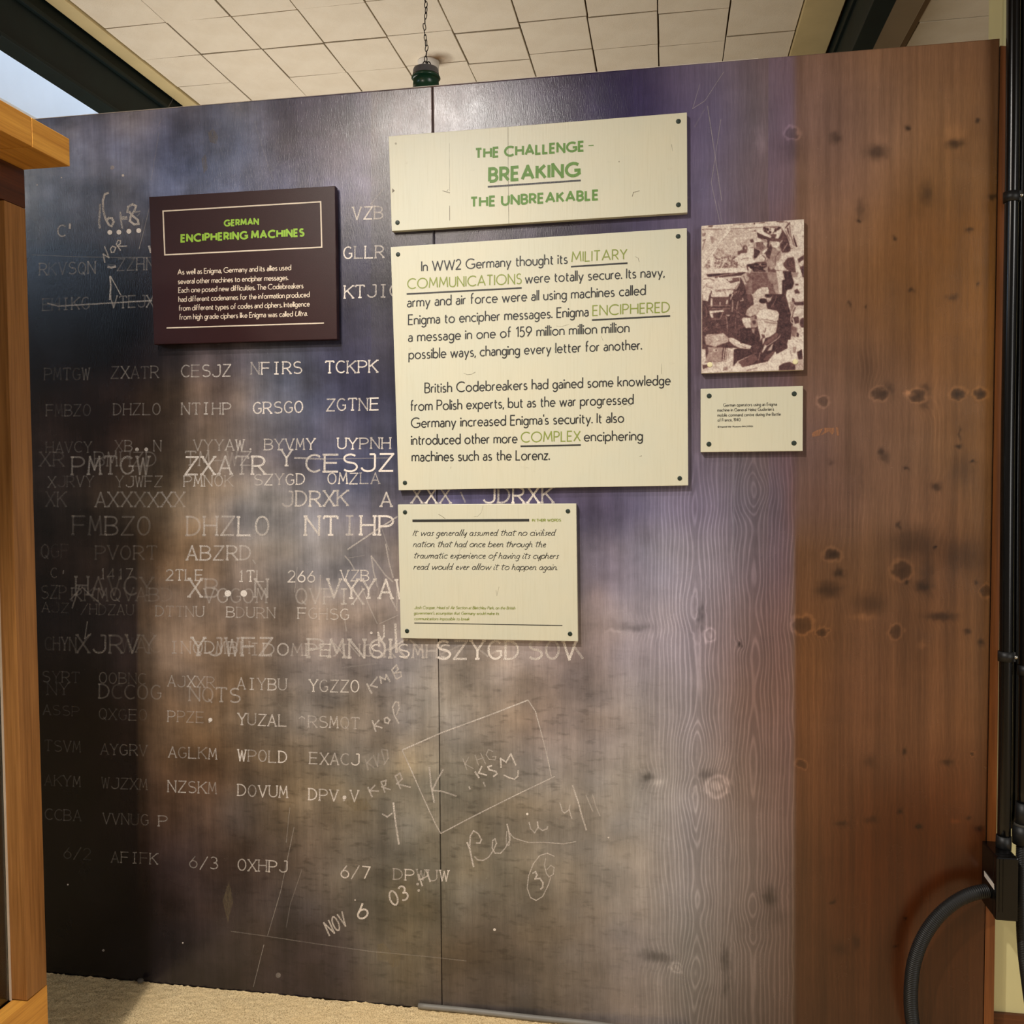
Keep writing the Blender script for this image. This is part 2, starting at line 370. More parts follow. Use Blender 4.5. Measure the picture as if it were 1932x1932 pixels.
M_WALLC = simple('cream_painted_wall', (214, 204, 150), .55, .4, .05, (8, 8, 2), bump=.2, bscale=(12, 12, 3))
M_GSTEEL = simple('dark_green_painted_steel', (9, 22, 20), .6, .2, .25, (9, 9, 9), bump=.15, bscale=(40, 40, 40))
M_STRIP = simple('ochre_painted_batten', (196, 176, 128), .6, .4, .07, (6, 6, 6))
M_WHITEP = simple('white_painted_reveal', (238, 241, 246), .55, .4, .03, (4, 4, 4))
M_GREYS = simple('grey_painted_batten', (168, 152, 130), .6, .4, .06, (6, 6, 6))
M_BROWNS = simple('brown_batten', (112, 88, 60), .6, .4, .1, (6, 6, 6))
M_LAMPG = simple('green_enamel', (34, 72, 50), .28, .6, .12, (20, 20, 20))
M_LAMPC = simple('grey_metal_cap', (118, 116, 118), .45, .5, .12, (30, 30, 30), metal=.3)
M_CHAIN = simple('rusty_black_iron', (40, 30, 22), .5, .4, .3, (200, 200, 200))
M_GREYCABLE = simple('grey_cable_sheath', (128, 124, 116), .5, .4, .08, (20, 20, 20))
def tile_mat():
    s = NT('painted_fibreboard_tile')
    a = s.noise((7, 7, 7), 1, 6, .6); p = s.noise((150, 150, 150), 1, 3, .7)
    c = s.mix(s.rng(a, .3, .7, 0, 1), rgba((226, 214, 192)), rgba((216, 202, 178)))
    c = s.mix(s.rng(p, .62, .72, 0, .3), c, rgba((150, 128, 96)))
    # water stain round the ceiling rose
    s.l(c, s.b.inputs['Base Color']); s.b.inputs['Roughness'].default_value = .7
    s.bump(p, .5, .003); return s.m
M_TILE = tile_mat()
M_BACK = simple('dark_joint_backing', (96, 74, 46), .8, .2, .1, (5, 5, 5))

# ------------------------------------------------------------------ room shell
ZC = CZ+2.0*1.0
def struct(o, kind='structure'): o['kind'] = kind; return o
carp = NT('beige_carpet')
ca = carp.noise((260, 260, 260), 1, 4, .7); cb = carp.noise((9, 9, 9), 1, 3)
cc_ = carp.mix(carp.rng(ca, .33, .55, 0, 1), rgba((150, 118, 74)), rgba((248, 222, 172)))
cc_ = carp.mix(carp.rng(cb, .35, .65, 0, .4), cc_, rgba((236, 204, 150)))
carp.l(cc_, carp.b.inputs['Base Color']); carp.b.inputs['Roughness'].default_value = .95; carp.b.inputs['Specular IOR Level'].default_value = .1
carp.bump(ca, .45, .003); M_CARPET = carp.m
struct(box('floor', (-5.2, -5, -.1), (3.4, 6.2, -.004), M_CARPET))
# looped carpet pile seen at the foot of the board (real relief)
nx, ny = 330, 96
gx = np.linspace(-2.5, .1, nx); gy = np.linspace(-.56, -.003, ny)
X, Yg = np.meshgrid(gx, gy, indexing='ij')
Zg = .004+.004*RNG.random(X.shape)*(RNG.random(X.shape) > .35)
V = np.stack([X+RNG.uniform(-.003, .003, X.shape), Yg+RNG.uniform(-.003, .003, X.shape), Zg], -1).reshape(-1, 3)
idx = np.arange(nx*ny).reshape(nx, ny)
F = np.stack([idx[:-1, :-1], idx[1:, :-1], idx[1:, 1:], idx[:-1, 1:]], -1).reshape(-1, 4)
pile = mesh('carpet_pile', V, F, M_CARPET, None, smooth=True)
tag(pile, 'beige looped carpet pile at the foot of the dark display board', 'carpet', kind='stuff')

# ceiling: backing board with separate fibreboard tiles
ceil = box('ceiling', (-5.2, -5, ZC+.02), (3.4, 6.2, ZC+.12), M_BACK)
struct(ceil)
TW = .3024
def Xat(px, z=None): return un(px, 0, Z=ZC)[0]
XL = Xat(266)                    # a tile joint
y_j = un(316, 43, Z=ZC)[1]       # a cross joint
tile_meshes = []
for q in range(5):
    bm = bmesh.new(); h = TW/2-.0022-.0006*q; th = .016
    hexa(bm, [(-h, -h, 0), (h, -h, 0), (h, h, 0), (-h, h, 0), (-h, -h, th), (h, -h, th), (h, h, th), (-h, h, th)], .0018)
    bmesh.ops.recalc_face_normals(bm, faces=bm.faces[:])
    me = bpy.data.meshes.new('ceiling_tile'); bm.to_mesh(me); bm.free(); me.materials.append(M_TILE); tile_meshes.append(me)
XB_L0 = Xat(129); XB_L1 = Xat(96)         # ochre strip beside left beam
XB_R0 = Xat(1518); XB_R1 = Xat(1589); XB_R2 = Xat(1692); XB_R3 = Xat(1741)
cols = [XL+TW*(i+.5) for i in range(-1, 9)]
def tile(cx, cy, sx=1.):
    o = bpy.data.objects.new('ceiling_tile', random.choice(tile_meshes)); sc.collection.objects.link(o)
    o.parent = ceil; o.location = Vector((cx+random.uniform(-.001, .001), cy+random.uniform(-.002, .002), ZC+random.uniform(-.002, .002)))-ceil.location
    o.rotation_euler = (random.uniform(-.006, .006), random.uniform(-.008, .008), random.uniform(-.004, .004)); o.scale = (sx, 1, 1)
for ci, cx in enumerate(cols):
    sx = 1.
    if ci == 0: a, b = XB_L0, XL; cx = (a+b)/2; sx = (b-a)/TW
    if ci == len(cols)-1: a = XL+TW*8; b = XB_R0; cx = (a+b)/2; sx = (b-a)/TW
    off = random.uniform(-.012, .012)+(.0 if ci < 4 else .03*(ci % 3-1))
    for r in range(-3, 13): tile(cx, y_j+TW*(r+.5)+off, sx)
x0 = XB_R3+.03
for c in range(6):
    for r in range(-1, 11): tile(x0+.45*(c+.5), y_j+TW*(r+.5), .45/TW-.01)
# battens alongside the beams, flush with the tiles
def batten(x0, x1, z0, mat):
    o = box('ceiling_batten', (x0, -4.9, z0), (x1, 6.1, ZC+.018), mat, None, .003); o.parent = ceil
    o.location = Vector(o.location)-ceil.location; return o
batten(XB_L1-.01, XB_L0-.003, ZC-.012, M_STRIP)
batten(XB_R0+.003, XB_R1+.01, ZC-.012, M_STRIP)
batten(XB_R1+.10, XB_R3, ZC-.02, M_GREYS); batten(XB_R3, XB_R3+.028, ZC-.012, M_BROWNS)
# steel beams
BH = .28
XF_R0 = un(1635, 0, Z=ZC-BH)[0]; XF_R1 = un(1692, 0, Z=ZC-BH)[0]; XF_L0 = un(0, 95, Z=ZC-BH)[0]; XF_L1 = XB_L1-.004
def beam(xa, xb, label):
    t = empty('steel_beam', ((xa+xb)/2, 0, ZC-.29), label=label, cat='beam', group='dark green ceiling beams')
    z1 = ZC+.01; z0 = ZC-.28; xm = (xa+xb)/2
    box('web', (xm-.028, -4.8, z0+.012), (xm+.028, 6.1, z1), M_GSTEEL, t, .002)
    box('bottom_flange', (xa, -4.8, z0), (xb, 6.1, z0+.016), M_GSTEEL, t, .003)
    box('top_flange', (xa, -4.8, z1-.10), (xb, 6.1, z1-.08), M_GSTEEL, t, .003)
    for yy in np.arange(-.4, 5.5, 1.15):
        for sx in (-1, 1):
            lathe('bolt', [(0, -.012), (.013, -.012), (.013, 0)], (xm+sx*.042, yy, z0), M_GSTEEL, t, 6)
    return t
beam(XF_L0, XF_L1, 'dark green steel ceiling beam above the wooden cabinet, beside the white skylight')
beam(max(XF_R0, XB_R1+.012), XF_R1, 'dark green steel ceiling beam above the right end of the board')
# skylight recess beyond the left beam
xs1 = un(0, 180, Z=ZC)[0]; xs0 = XF_L0-.03
sky = empty('skylight', ((xs0+xs1)/2, 2, ZC), label='white painted skylight recess left of the dark green beam', cat='skylight')
ww = ((xs0+xs1)/2)
box('side_reveal', (xs1-.03, -.4, ZC-.01), (xs1, 5.4, ZC+.75), M_WHITEP, sky)
box('side_reveal', (xs0, -.4, ZC-.01), (xs0+.03, 5.4, ZC+.75), M_WHITEP, sky)
box('end_reveal', (xs1, 5.38, ZC-.01), (xs0, 5.42, ZC+.75), M_WHITEP, sky)
box('glazing_bar', (xs1, 1.5, ZC+.62), (xs0, 1.54, ZC+.66), M_WHITEP, sky)
gl = NT('lit_sky_glazing'); gl.b.inputs['Base Color'].default_value = (.8, .9, 1, 1)
gl.b.inputs['Emission Color'].default_value = (.62, .80, 1, 1); gl.b.inputs['Emission Strength'].default_value = 1.15
box('glass_pane', (xs1, -.4, ZC+.70), (xs0, 5.4, ZC+.72), gl.m, sky)
# cut the ceiling backing for the recess: rebuild it as strips
bpy.data.objects.remove(bpy.data.objects['ceiling_backing']) if 'ceiling_backing' in bpy.data.objects else None
me = ceil.data; bm = bmesh.new()
for (a, b, c, d) in ((-5.2, xs1-.03, -5, 6.2), (xs0+.03, 3.4, -5, 6.2), (xs1-.03, xs0+.03, -5, -.4), (xs1-.03, xs0+.03, 5.42, 6.2)):
    hexa(bm, [(a, c, ZC+.02), (b, c, ZC+.02), (b, d, ZC+.02), (a, d, ZC+.02), (a, c, ZC+.12), (b, c, ZC+.12), (b, d, ZC+.12), (a, d, ZC+.12)])
for v in bm.verts: v.co -= ceil.location
bmesh.ops.recalc_face_normals(bm, faces=bm.faces[:]); bm.to_mesh(me); bm.free()
# cream boarding left of the skylight
o = box('ceiling_boarding', (-5.0, -4.9, ZC-.02), (xs1-.032, 6.1, ZC+.018), simple('cream_boarding', (206, 190, 150), .6, .3, .06, (5, 5, 5)), None, .003)
o.parent = ceil; o.location = Vector(o.location)-ceil.location
M_ROOM = simple('room_wall_paint', (206, 194, 160), .7, .3, .04, (2, 2, 2))
struct(box('wall_back', (-5.2, 6.2, 0), (3.4, 6.3, ZC+.1), M_ROOM))
struct(box('wall_left', (-5.3, -1.0, 0), (-5.2, 6.3, ZC+.1), M_ROOM))

# ------------------------------------------------------------------ the big display board
BT = .022
xTL = un(0, 231.5, Y=0)[0]-.25; zT = (un(0, 231.5, Y=0)[2]+un(1886, 72, Y=0)[2])/2
zB = max(.004, un(460, 1871, Y=0)[2])
def seamX(z):  # seam between the two panels
    a = un(816, 165, Y=0); b = un(834, 1904, Y=0); return a[0]+(b[0]-a[0])*(z-a[2])/(b[2]-a[2])
def rightX(z):
    a = un(1886, 72, Y=0); b = un(1866, 1250, Y=0); return a[0]+(b[0]-a[0])*(z-a[2])/(b[2]-a[2])
board = empty('display_board', (-.6, 0, 0), label='tall dark printed display board with chalk code letters fading to brown knotted wood', cat='display board')

ROWS = [  # board tones by row; the bluish sheen at upper left is in the colour
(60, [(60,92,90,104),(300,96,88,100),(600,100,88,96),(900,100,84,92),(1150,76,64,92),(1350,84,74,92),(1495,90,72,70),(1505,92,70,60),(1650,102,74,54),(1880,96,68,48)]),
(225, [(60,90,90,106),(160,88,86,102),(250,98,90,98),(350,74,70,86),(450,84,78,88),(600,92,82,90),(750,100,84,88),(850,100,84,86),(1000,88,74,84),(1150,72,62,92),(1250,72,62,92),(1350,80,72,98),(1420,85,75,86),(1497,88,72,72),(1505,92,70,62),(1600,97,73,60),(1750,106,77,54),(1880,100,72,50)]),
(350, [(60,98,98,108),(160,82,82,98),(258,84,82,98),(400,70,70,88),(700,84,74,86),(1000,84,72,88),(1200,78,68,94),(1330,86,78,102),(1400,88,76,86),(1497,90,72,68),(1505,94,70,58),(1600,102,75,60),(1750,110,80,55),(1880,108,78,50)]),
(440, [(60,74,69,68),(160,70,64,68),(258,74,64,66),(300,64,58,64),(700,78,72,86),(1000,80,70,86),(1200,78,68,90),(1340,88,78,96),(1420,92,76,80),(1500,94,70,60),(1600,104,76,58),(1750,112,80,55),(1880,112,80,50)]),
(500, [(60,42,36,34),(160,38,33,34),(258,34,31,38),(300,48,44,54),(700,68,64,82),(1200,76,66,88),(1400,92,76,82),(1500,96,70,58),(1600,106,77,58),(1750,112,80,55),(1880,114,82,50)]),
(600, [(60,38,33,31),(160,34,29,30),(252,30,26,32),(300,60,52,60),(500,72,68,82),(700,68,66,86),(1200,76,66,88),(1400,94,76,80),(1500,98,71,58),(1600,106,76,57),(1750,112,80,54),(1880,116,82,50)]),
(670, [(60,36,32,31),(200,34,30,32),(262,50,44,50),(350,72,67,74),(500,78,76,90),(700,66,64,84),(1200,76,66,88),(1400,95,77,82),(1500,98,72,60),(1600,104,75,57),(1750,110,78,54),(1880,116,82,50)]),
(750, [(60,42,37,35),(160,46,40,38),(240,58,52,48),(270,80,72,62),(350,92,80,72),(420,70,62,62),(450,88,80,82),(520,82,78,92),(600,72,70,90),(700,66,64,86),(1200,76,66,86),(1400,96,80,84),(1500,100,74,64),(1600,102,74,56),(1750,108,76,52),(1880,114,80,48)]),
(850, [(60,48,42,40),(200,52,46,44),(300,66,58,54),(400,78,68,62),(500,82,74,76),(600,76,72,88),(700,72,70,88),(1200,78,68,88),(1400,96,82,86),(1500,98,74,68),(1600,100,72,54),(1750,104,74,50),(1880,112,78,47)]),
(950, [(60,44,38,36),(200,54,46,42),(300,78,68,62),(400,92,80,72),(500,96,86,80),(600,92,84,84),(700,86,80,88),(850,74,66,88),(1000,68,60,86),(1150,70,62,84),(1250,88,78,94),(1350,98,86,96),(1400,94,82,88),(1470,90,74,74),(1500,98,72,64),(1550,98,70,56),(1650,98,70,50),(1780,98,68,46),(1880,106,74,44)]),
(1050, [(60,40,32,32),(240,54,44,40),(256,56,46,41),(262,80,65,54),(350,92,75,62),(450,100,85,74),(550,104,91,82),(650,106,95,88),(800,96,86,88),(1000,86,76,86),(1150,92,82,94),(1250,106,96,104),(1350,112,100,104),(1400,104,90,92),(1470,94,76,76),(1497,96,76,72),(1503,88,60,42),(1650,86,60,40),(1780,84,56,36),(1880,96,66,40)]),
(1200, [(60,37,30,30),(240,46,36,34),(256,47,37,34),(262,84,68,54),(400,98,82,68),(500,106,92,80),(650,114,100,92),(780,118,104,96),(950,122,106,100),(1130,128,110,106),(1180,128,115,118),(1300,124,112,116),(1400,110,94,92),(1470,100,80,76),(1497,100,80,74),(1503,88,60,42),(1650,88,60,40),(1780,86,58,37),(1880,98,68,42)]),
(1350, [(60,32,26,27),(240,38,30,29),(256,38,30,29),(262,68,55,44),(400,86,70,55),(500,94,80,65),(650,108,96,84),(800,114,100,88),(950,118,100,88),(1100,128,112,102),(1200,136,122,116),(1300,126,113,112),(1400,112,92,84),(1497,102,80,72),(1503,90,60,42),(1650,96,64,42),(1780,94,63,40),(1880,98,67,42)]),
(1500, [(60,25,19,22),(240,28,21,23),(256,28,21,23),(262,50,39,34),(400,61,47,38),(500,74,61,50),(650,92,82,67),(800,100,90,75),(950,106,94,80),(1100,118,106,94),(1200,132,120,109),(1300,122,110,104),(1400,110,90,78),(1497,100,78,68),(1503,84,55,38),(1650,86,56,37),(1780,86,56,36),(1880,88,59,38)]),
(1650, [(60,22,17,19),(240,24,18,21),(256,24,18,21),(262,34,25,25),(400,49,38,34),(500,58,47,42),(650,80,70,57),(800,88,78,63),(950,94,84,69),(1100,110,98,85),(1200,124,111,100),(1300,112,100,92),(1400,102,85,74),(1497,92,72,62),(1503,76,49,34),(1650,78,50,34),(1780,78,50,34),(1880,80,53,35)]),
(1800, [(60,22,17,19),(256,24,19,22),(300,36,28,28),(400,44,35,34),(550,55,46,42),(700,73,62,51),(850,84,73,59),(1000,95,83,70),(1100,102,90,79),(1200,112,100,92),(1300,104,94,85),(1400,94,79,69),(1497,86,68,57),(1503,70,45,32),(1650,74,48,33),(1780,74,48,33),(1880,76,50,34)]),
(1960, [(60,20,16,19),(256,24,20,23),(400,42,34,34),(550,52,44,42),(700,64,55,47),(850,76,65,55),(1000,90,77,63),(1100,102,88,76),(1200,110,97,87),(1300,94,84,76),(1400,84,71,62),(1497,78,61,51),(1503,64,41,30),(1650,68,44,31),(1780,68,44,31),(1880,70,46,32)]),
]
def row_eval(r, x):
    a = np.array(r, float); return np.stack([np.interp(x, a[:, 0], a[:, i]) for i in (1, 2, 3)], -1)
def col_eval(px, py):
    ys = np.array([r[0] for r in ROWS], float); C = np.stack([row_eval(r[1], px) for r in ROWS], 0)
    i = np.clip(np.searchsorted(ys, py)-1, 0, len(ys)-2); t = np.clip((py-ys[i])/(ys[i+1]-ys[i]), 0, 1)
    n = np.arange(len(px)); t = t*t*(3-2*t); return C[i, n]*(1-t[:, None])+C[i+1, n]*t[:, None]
KN = [  # x, y, rx, ry, darkness(+)/lightness(-), ring
(1576,261,9,11,.30,0),(1655,286,20,13,.40,0),(1711,243,5,5,.55,0),(1802,272,14,8,.45,0),(1800,250,20,18,-.16,0),(1844,229,4,4,.5,0),(1749,366,12,20,.28,0),(1872,371,9,5,.45,0),
(1621,417,4,4,.5,0),(1624,396,8,18,.25,0),(1687,448,4,4,.5,0),(1830,434,6,4,.4,0),(1846,535,3,5,.4,0),(1720,549,5,4,.4,0),(1796,561,10,6,.3,0),(1602,575,3,6,.35,0),(1631,577,3,4,.4,0),
(1659,744,13,10,.35,1),(1730,746,13,10,.45,1),(1807,743,12,9,.5,1),(1850,743,11,8,.5,1),(1676,735,12,12,.25,0),(1747,733,10,10,.28,0),(1745,764,9,10,.25,0),(1715,742,9,5,-.45,0),
(1553,758,9,8,.2,1),(1807,842,6,4,.5,0),(1811,818,2,14,.4,0),(1663,850,5,7,.4,0),(1670,862,9,10,.25,0),(1711,883,5,4,.45,0),(1567,873,6,7,.2,0),(1767,917,10,7,.4,0),(1837,872,4,3,.5,0),
(1695,990,5,7,.4,0),(1815,885,26,30,.18,0),(1570,1047,13,10,.5,1),(1582,1081,10,8,.4,0),(1563,1112,22,14,.35,0),(1701,1076,15,14,.3,1),(1710,1098,4,4,.5,0),(1739,1107,12,10,.35,0),
(1765,1031,3,3,.5,0),(1840,1099,4,4,.4,0),(1861,1115,9,9,.25,1),(1514,1179,15,13,.25,1),(1552,1192,9,7,.35,1),(1690,1192,11,10,.3,1),(1739,1216,9,6,-.2,0),(1775,1163,26,7,.42,0),
(1826,1193,5,5,.45,0),(1851,1213,6,5,.45,0),(1726,1022,42,26,.26,0),(1817,1050,40,30,.22,0),(1641,1138,28,18,.26,0),(1630,1165,26,6,-.15,0),(1750,1085,12,40,.25,0),
(1707,1418,5,5,.5,0),(1835,1424,4,4,.4,1),(1786,1438,10,6,.35,0),(1513,1442,9,7,.2,1),(1641,1436,11,11,.2,0),(1697,1531,5,4,.4,0),(1733,1560,7,6,.5,0),(1589,1555,12,5,.3,0),
(1644,1547,12,6,.25,0),(1801,1550,10,4,-.2,0),(1847,1563,6,5,.4,0),(1827,1543,4,4,.4,0),(1571,1702,4,5,.4,0),(1708,1734,4,4,.35,0),(1688,1785,6,4,.35,0),(1615,1777,6,14,.25,0),
(1584,1790,16,12,.2,0),(1338,1198,9,9,-.18,1),(1323,1160,5,24,.3,0),(1353,1484,15,14,-.25,1),(1334,1462,18,10,.22,0),(1194,1184,34,8,.22,0),(1222,1468,12,8,.35,0),(1240,1475,14,6,-.2,0),
(1452,1692,12,18,.36,0),(1462,1728,22,16,.12,0),(1276,1824,8,7,-.2,1),(1245,1808,22,9,.25,0),(1368,1811,8,28,.30,0),(1494,250,10,9,.15,1),(1493,282,20,22,.16,0),(1435,270,9,30,-.18,0),
(1225,1800,18,9,.18,0),(1370,1865,6,20,.2,0),(1160,1190,20,4,-.12,0),(1396,1215,4,4,.4,0),(1410,740,14,24,.15,0),(1625,900,4,40,.12,0),(1630,700,26,40,.10,0)]
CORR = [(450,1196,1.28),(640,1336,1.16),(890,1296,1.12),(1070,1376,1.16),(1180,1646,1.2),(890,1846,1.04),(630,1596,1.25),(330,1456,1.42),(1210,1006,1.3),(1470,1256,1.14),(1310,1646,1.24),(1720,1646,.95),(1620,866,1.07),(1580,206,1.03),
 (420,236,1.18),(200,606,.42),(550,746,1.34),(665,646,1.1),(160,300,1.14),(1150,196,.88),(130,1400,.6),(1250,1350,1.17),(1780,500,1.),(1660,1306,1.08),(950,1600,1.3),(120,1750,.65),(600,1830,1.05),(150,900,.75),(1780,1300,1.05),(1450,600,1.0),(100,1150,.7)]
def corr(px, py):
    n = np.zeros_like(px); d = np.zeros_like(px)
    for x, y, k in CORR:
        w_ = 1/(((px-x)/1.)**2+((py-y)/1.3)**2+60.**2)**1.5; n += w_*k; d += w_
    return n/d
CORR2 = [(1780,500,1.14,0.99,0.8),(1250,1350,1.04,1.16,1.26),(600,1830,0.74,0.73,1.04),(450,1196,0.89,0.91,0.96),(640,1336,1.3,1.48,1.77),(890,1296,1.57,1.81,1.88),(1070,1376,0.8,0.87,0.98),(1180,1646,1.15,1.33,1.58),(890,1846,0.86,0.91,1.12),(630,1596,1.29,1.38,1.59),(330,1456,1.26,1.2,1.02),(1210,1006,1.16,1.34,1.4),(1470,1256,1.03,0.96,0.95),(1310,1646,1.04,1.21,1.49),(1720,1646,0.81,0.46,0.25),(1620,866,1.08,1.15,1.79),(1580,206,1.83,1.89,2.7),(420,236,1.49,1.8,1.78),(200,606,0.17,0.15,0.15),(550,746,0.67,0.72,0.56),(665,646,0.4,0.41,0.44),(160,300,1.65,1.83,1.84),(1150,196,0.63,0.59,0.97),(130,1400,0.69,0.22,0.36),(1660,1306,1.1,1.07,1.44),(1130,1004,0.86,0.9,0.81),(1360,924,1.04,1.16,1.37),(1360,184,2.04,2.08,2.18),(690,614,0.42,0.43,0.45),(360,679,1.25,1.15,1.01),(200,744,1.61,1.08,1.04),(320,984,3.2,3.02,2.39),(515,975,1.53,1.82,2.07),(500,1544,1.54,1.79,2.0),(745,1774,1.32,1.55,1.72),(1070,1754,0.82,0.87,0.93),(580,234,0.76,0.79,0.91),(270,324,1.82,2.12,2.21),(400,1724,1.36,1.48,1.56),(285,1208,3.2,3.2,3.2),(60,1900,0.7,0.6,0.6),(1000,500,0.75,0.78,0.85)]  # linear gains per point; differences in lighting are baked into the board colour
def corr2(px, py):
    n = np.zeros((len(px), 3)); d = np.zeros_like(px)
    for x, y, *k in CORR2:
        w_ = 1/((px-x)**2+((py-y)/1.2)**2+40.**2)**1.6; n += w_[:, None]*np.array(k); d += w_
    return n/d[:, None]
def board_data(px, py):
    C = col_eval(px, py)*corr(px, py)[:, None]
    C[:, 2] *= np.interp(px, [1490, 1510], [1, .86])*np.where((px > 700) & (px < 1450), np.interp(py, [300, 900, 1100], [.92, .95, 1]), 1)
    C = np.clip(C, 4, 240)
    xr = px+(py-960)*.0125                       # follow the verticals
    def step(x, a, wdt=1.5): return 1/(1+np.exp(-np.clip((x-a)/wdt, -40, 40)))
    def vn(x, y, sd):            # smooth value noise
        r = np.random.default_rng(sd).random((64, 64)); xi = np.floor(x).astype(int); yi = np.floor(y).astype(int); fx = x-xi; fy = y-yi
        fx = fx*fx*(3-2*fx); fy = fy*fy*(3-2*fy); g = lambda a, b: r[a % 64, b % 64]
        return (g(xi, yi)*(1-fx)+g(xi+1, yi)*fx)*(1-fy)+(g(xi, yi+1)*(1-fx)+g(xi+1, yi+1)*fx)*fy-.5
    mul = np.ones_like(px)
    right = step(px, 1500, 3)
    for a, d in ((1520, .02), (1545, -.03), (1570, .03), (1592, -.02), (1626, .05), (1655, -.05), (1676, .03), (1700, -.03), (1716, .05), (1742, -.03), (1757, .06), (1785, -.05), (1808, .03), (1835, -.02), (1862, .06)):
        mul *= 1+d*step(xr, a, 2)*right
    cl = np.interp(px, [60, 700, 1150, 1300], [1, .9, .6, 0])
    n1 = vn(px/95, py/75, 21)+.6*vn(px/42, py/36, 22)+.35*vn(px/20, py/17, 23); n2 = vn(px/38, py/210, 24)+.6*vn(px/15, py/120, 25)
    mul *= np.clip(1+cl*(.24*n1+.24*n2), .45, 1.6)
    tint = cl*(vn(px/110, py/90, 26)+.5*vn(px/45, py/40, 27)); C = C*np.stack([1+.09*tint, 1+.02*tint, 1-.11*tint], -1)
    mul *= 1+right*(.10*vn(px/14, py/420, 12)+.10*vn(px/5, py/260, 13)+.10*vn(px/70, py/150, 14))
    for a, d in ((1150, .02), (1200, -.03), (1244, .03), (1290, -.02), (1384, -.04), (1460, .03)): mul *= 1+d*step(xr, a, 2)*(px < 1505)
    ph = np.zeros_like(px)
    # cathedral grain on two boards
    wx = px+9*vn(px/60, py/160, 1)+5*vn(px/22, py/50, 2); wy = py+22*vn(px/50, py/60, 3)
    def gsum(y, L): return sum(d*np.exp(-((y-c)/w_)**2) for c, d, w_ in L)
    g1 = gsum(wy, ((1150,2.4,70),(1480,4.6,95),(1400,1.,30),(1700,1.3,28),(1832,3.6,62),(950,1.5,50),(560,2,90),(300,1.5,60)))
    g2 = gsum(wy, ((1240,1.5,60),(1440,3.,120),(1600,1.6,50),(1705,3.6,55),(1775,1.,16),(925,4.2,42),(820,1.2,60),(1080,1.2,50),(300,2.5,60),(600,1,90)))
    a1 = np.sqrt(((wx-1314)/8.0)**2+.4)-.8*g1*np.exp(-((wx-1314)/46.)**2)
    a2 = np.sqrt(((wx-1422)/8.2)**2+.4)-.8*g2*np.exp(-((wx-1422)/38.)**2)
    qx = px+6*vn(px/9, py/9, 5)+3*vn(px/4, py/5, 6); qy = py+6*vn(px/9+9, py/9, 7)+3*vn(px/5, py/4, 8)
    ph = np.where(px < 1384, a1, a2)
    dmap = np.zeros_like(px)
    for kx, ky, rx, ry, dk, ring in KN:
        dx = (qx-kx)/rx; dy = (qy-ky)/ry; r2 = dx*dx+dy*dy
        m = r2 < 30
        if not m.any(): continue
        dmap[m] += dk*np.exp(-r2[m]**1.2*.9)
        if ring: dmap[m] += -.22*np.exp(-((np.sqrt(r2[m])-1.35)/.28)**2)+.10*np.exp(-((np.sqrt(r2[m])-1.0)/.25)**2)
        if abs(dk) > .2 and kx > 1180: ph[m] += 1.2*np.exp(-r2[m]/6)
    mul *= 1-np.clip(dmap, -.5, .8)
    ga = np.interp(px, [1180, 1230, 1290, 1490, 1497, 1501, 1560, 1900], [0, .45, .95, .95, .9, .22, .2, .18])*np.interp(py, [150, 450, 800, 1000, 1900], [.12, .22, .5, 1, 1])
    ga = np.maximum(ga, .5*np.exp(-((px-1640)/26)**2-((py-680)/70)**2)); ga = np.maximum(ga, .4*np.exp(-((px-1765)/22)**2-((py-810)/80)**2))
    ga = np.maximum(ga, .6*np.exp(-((px-1608)/30)**2-((py-960)/70)**2))
    sm = np.interp(px, [60, 500, 1050, 1250, 1500, 1900], [1, .8, .7, .35, .2, .18])*np.interp(py, [150, 400, 900, 1900], [.8, .9, .8, .7])
    da = np.interp(px, [60, 380, 560, 1050, 1220, 1300], [0, .2, 1, .9, .4, 0])*np.interp(py, [1000, 1180, 1350, 1650, 1900], [0, .3, 1, 1, .7])
    li = np.interp(px, [60, 1450, 1520, 1900], [0, 0, 1, 1])
    return C*mul[:, None], ph, ga, sm, da
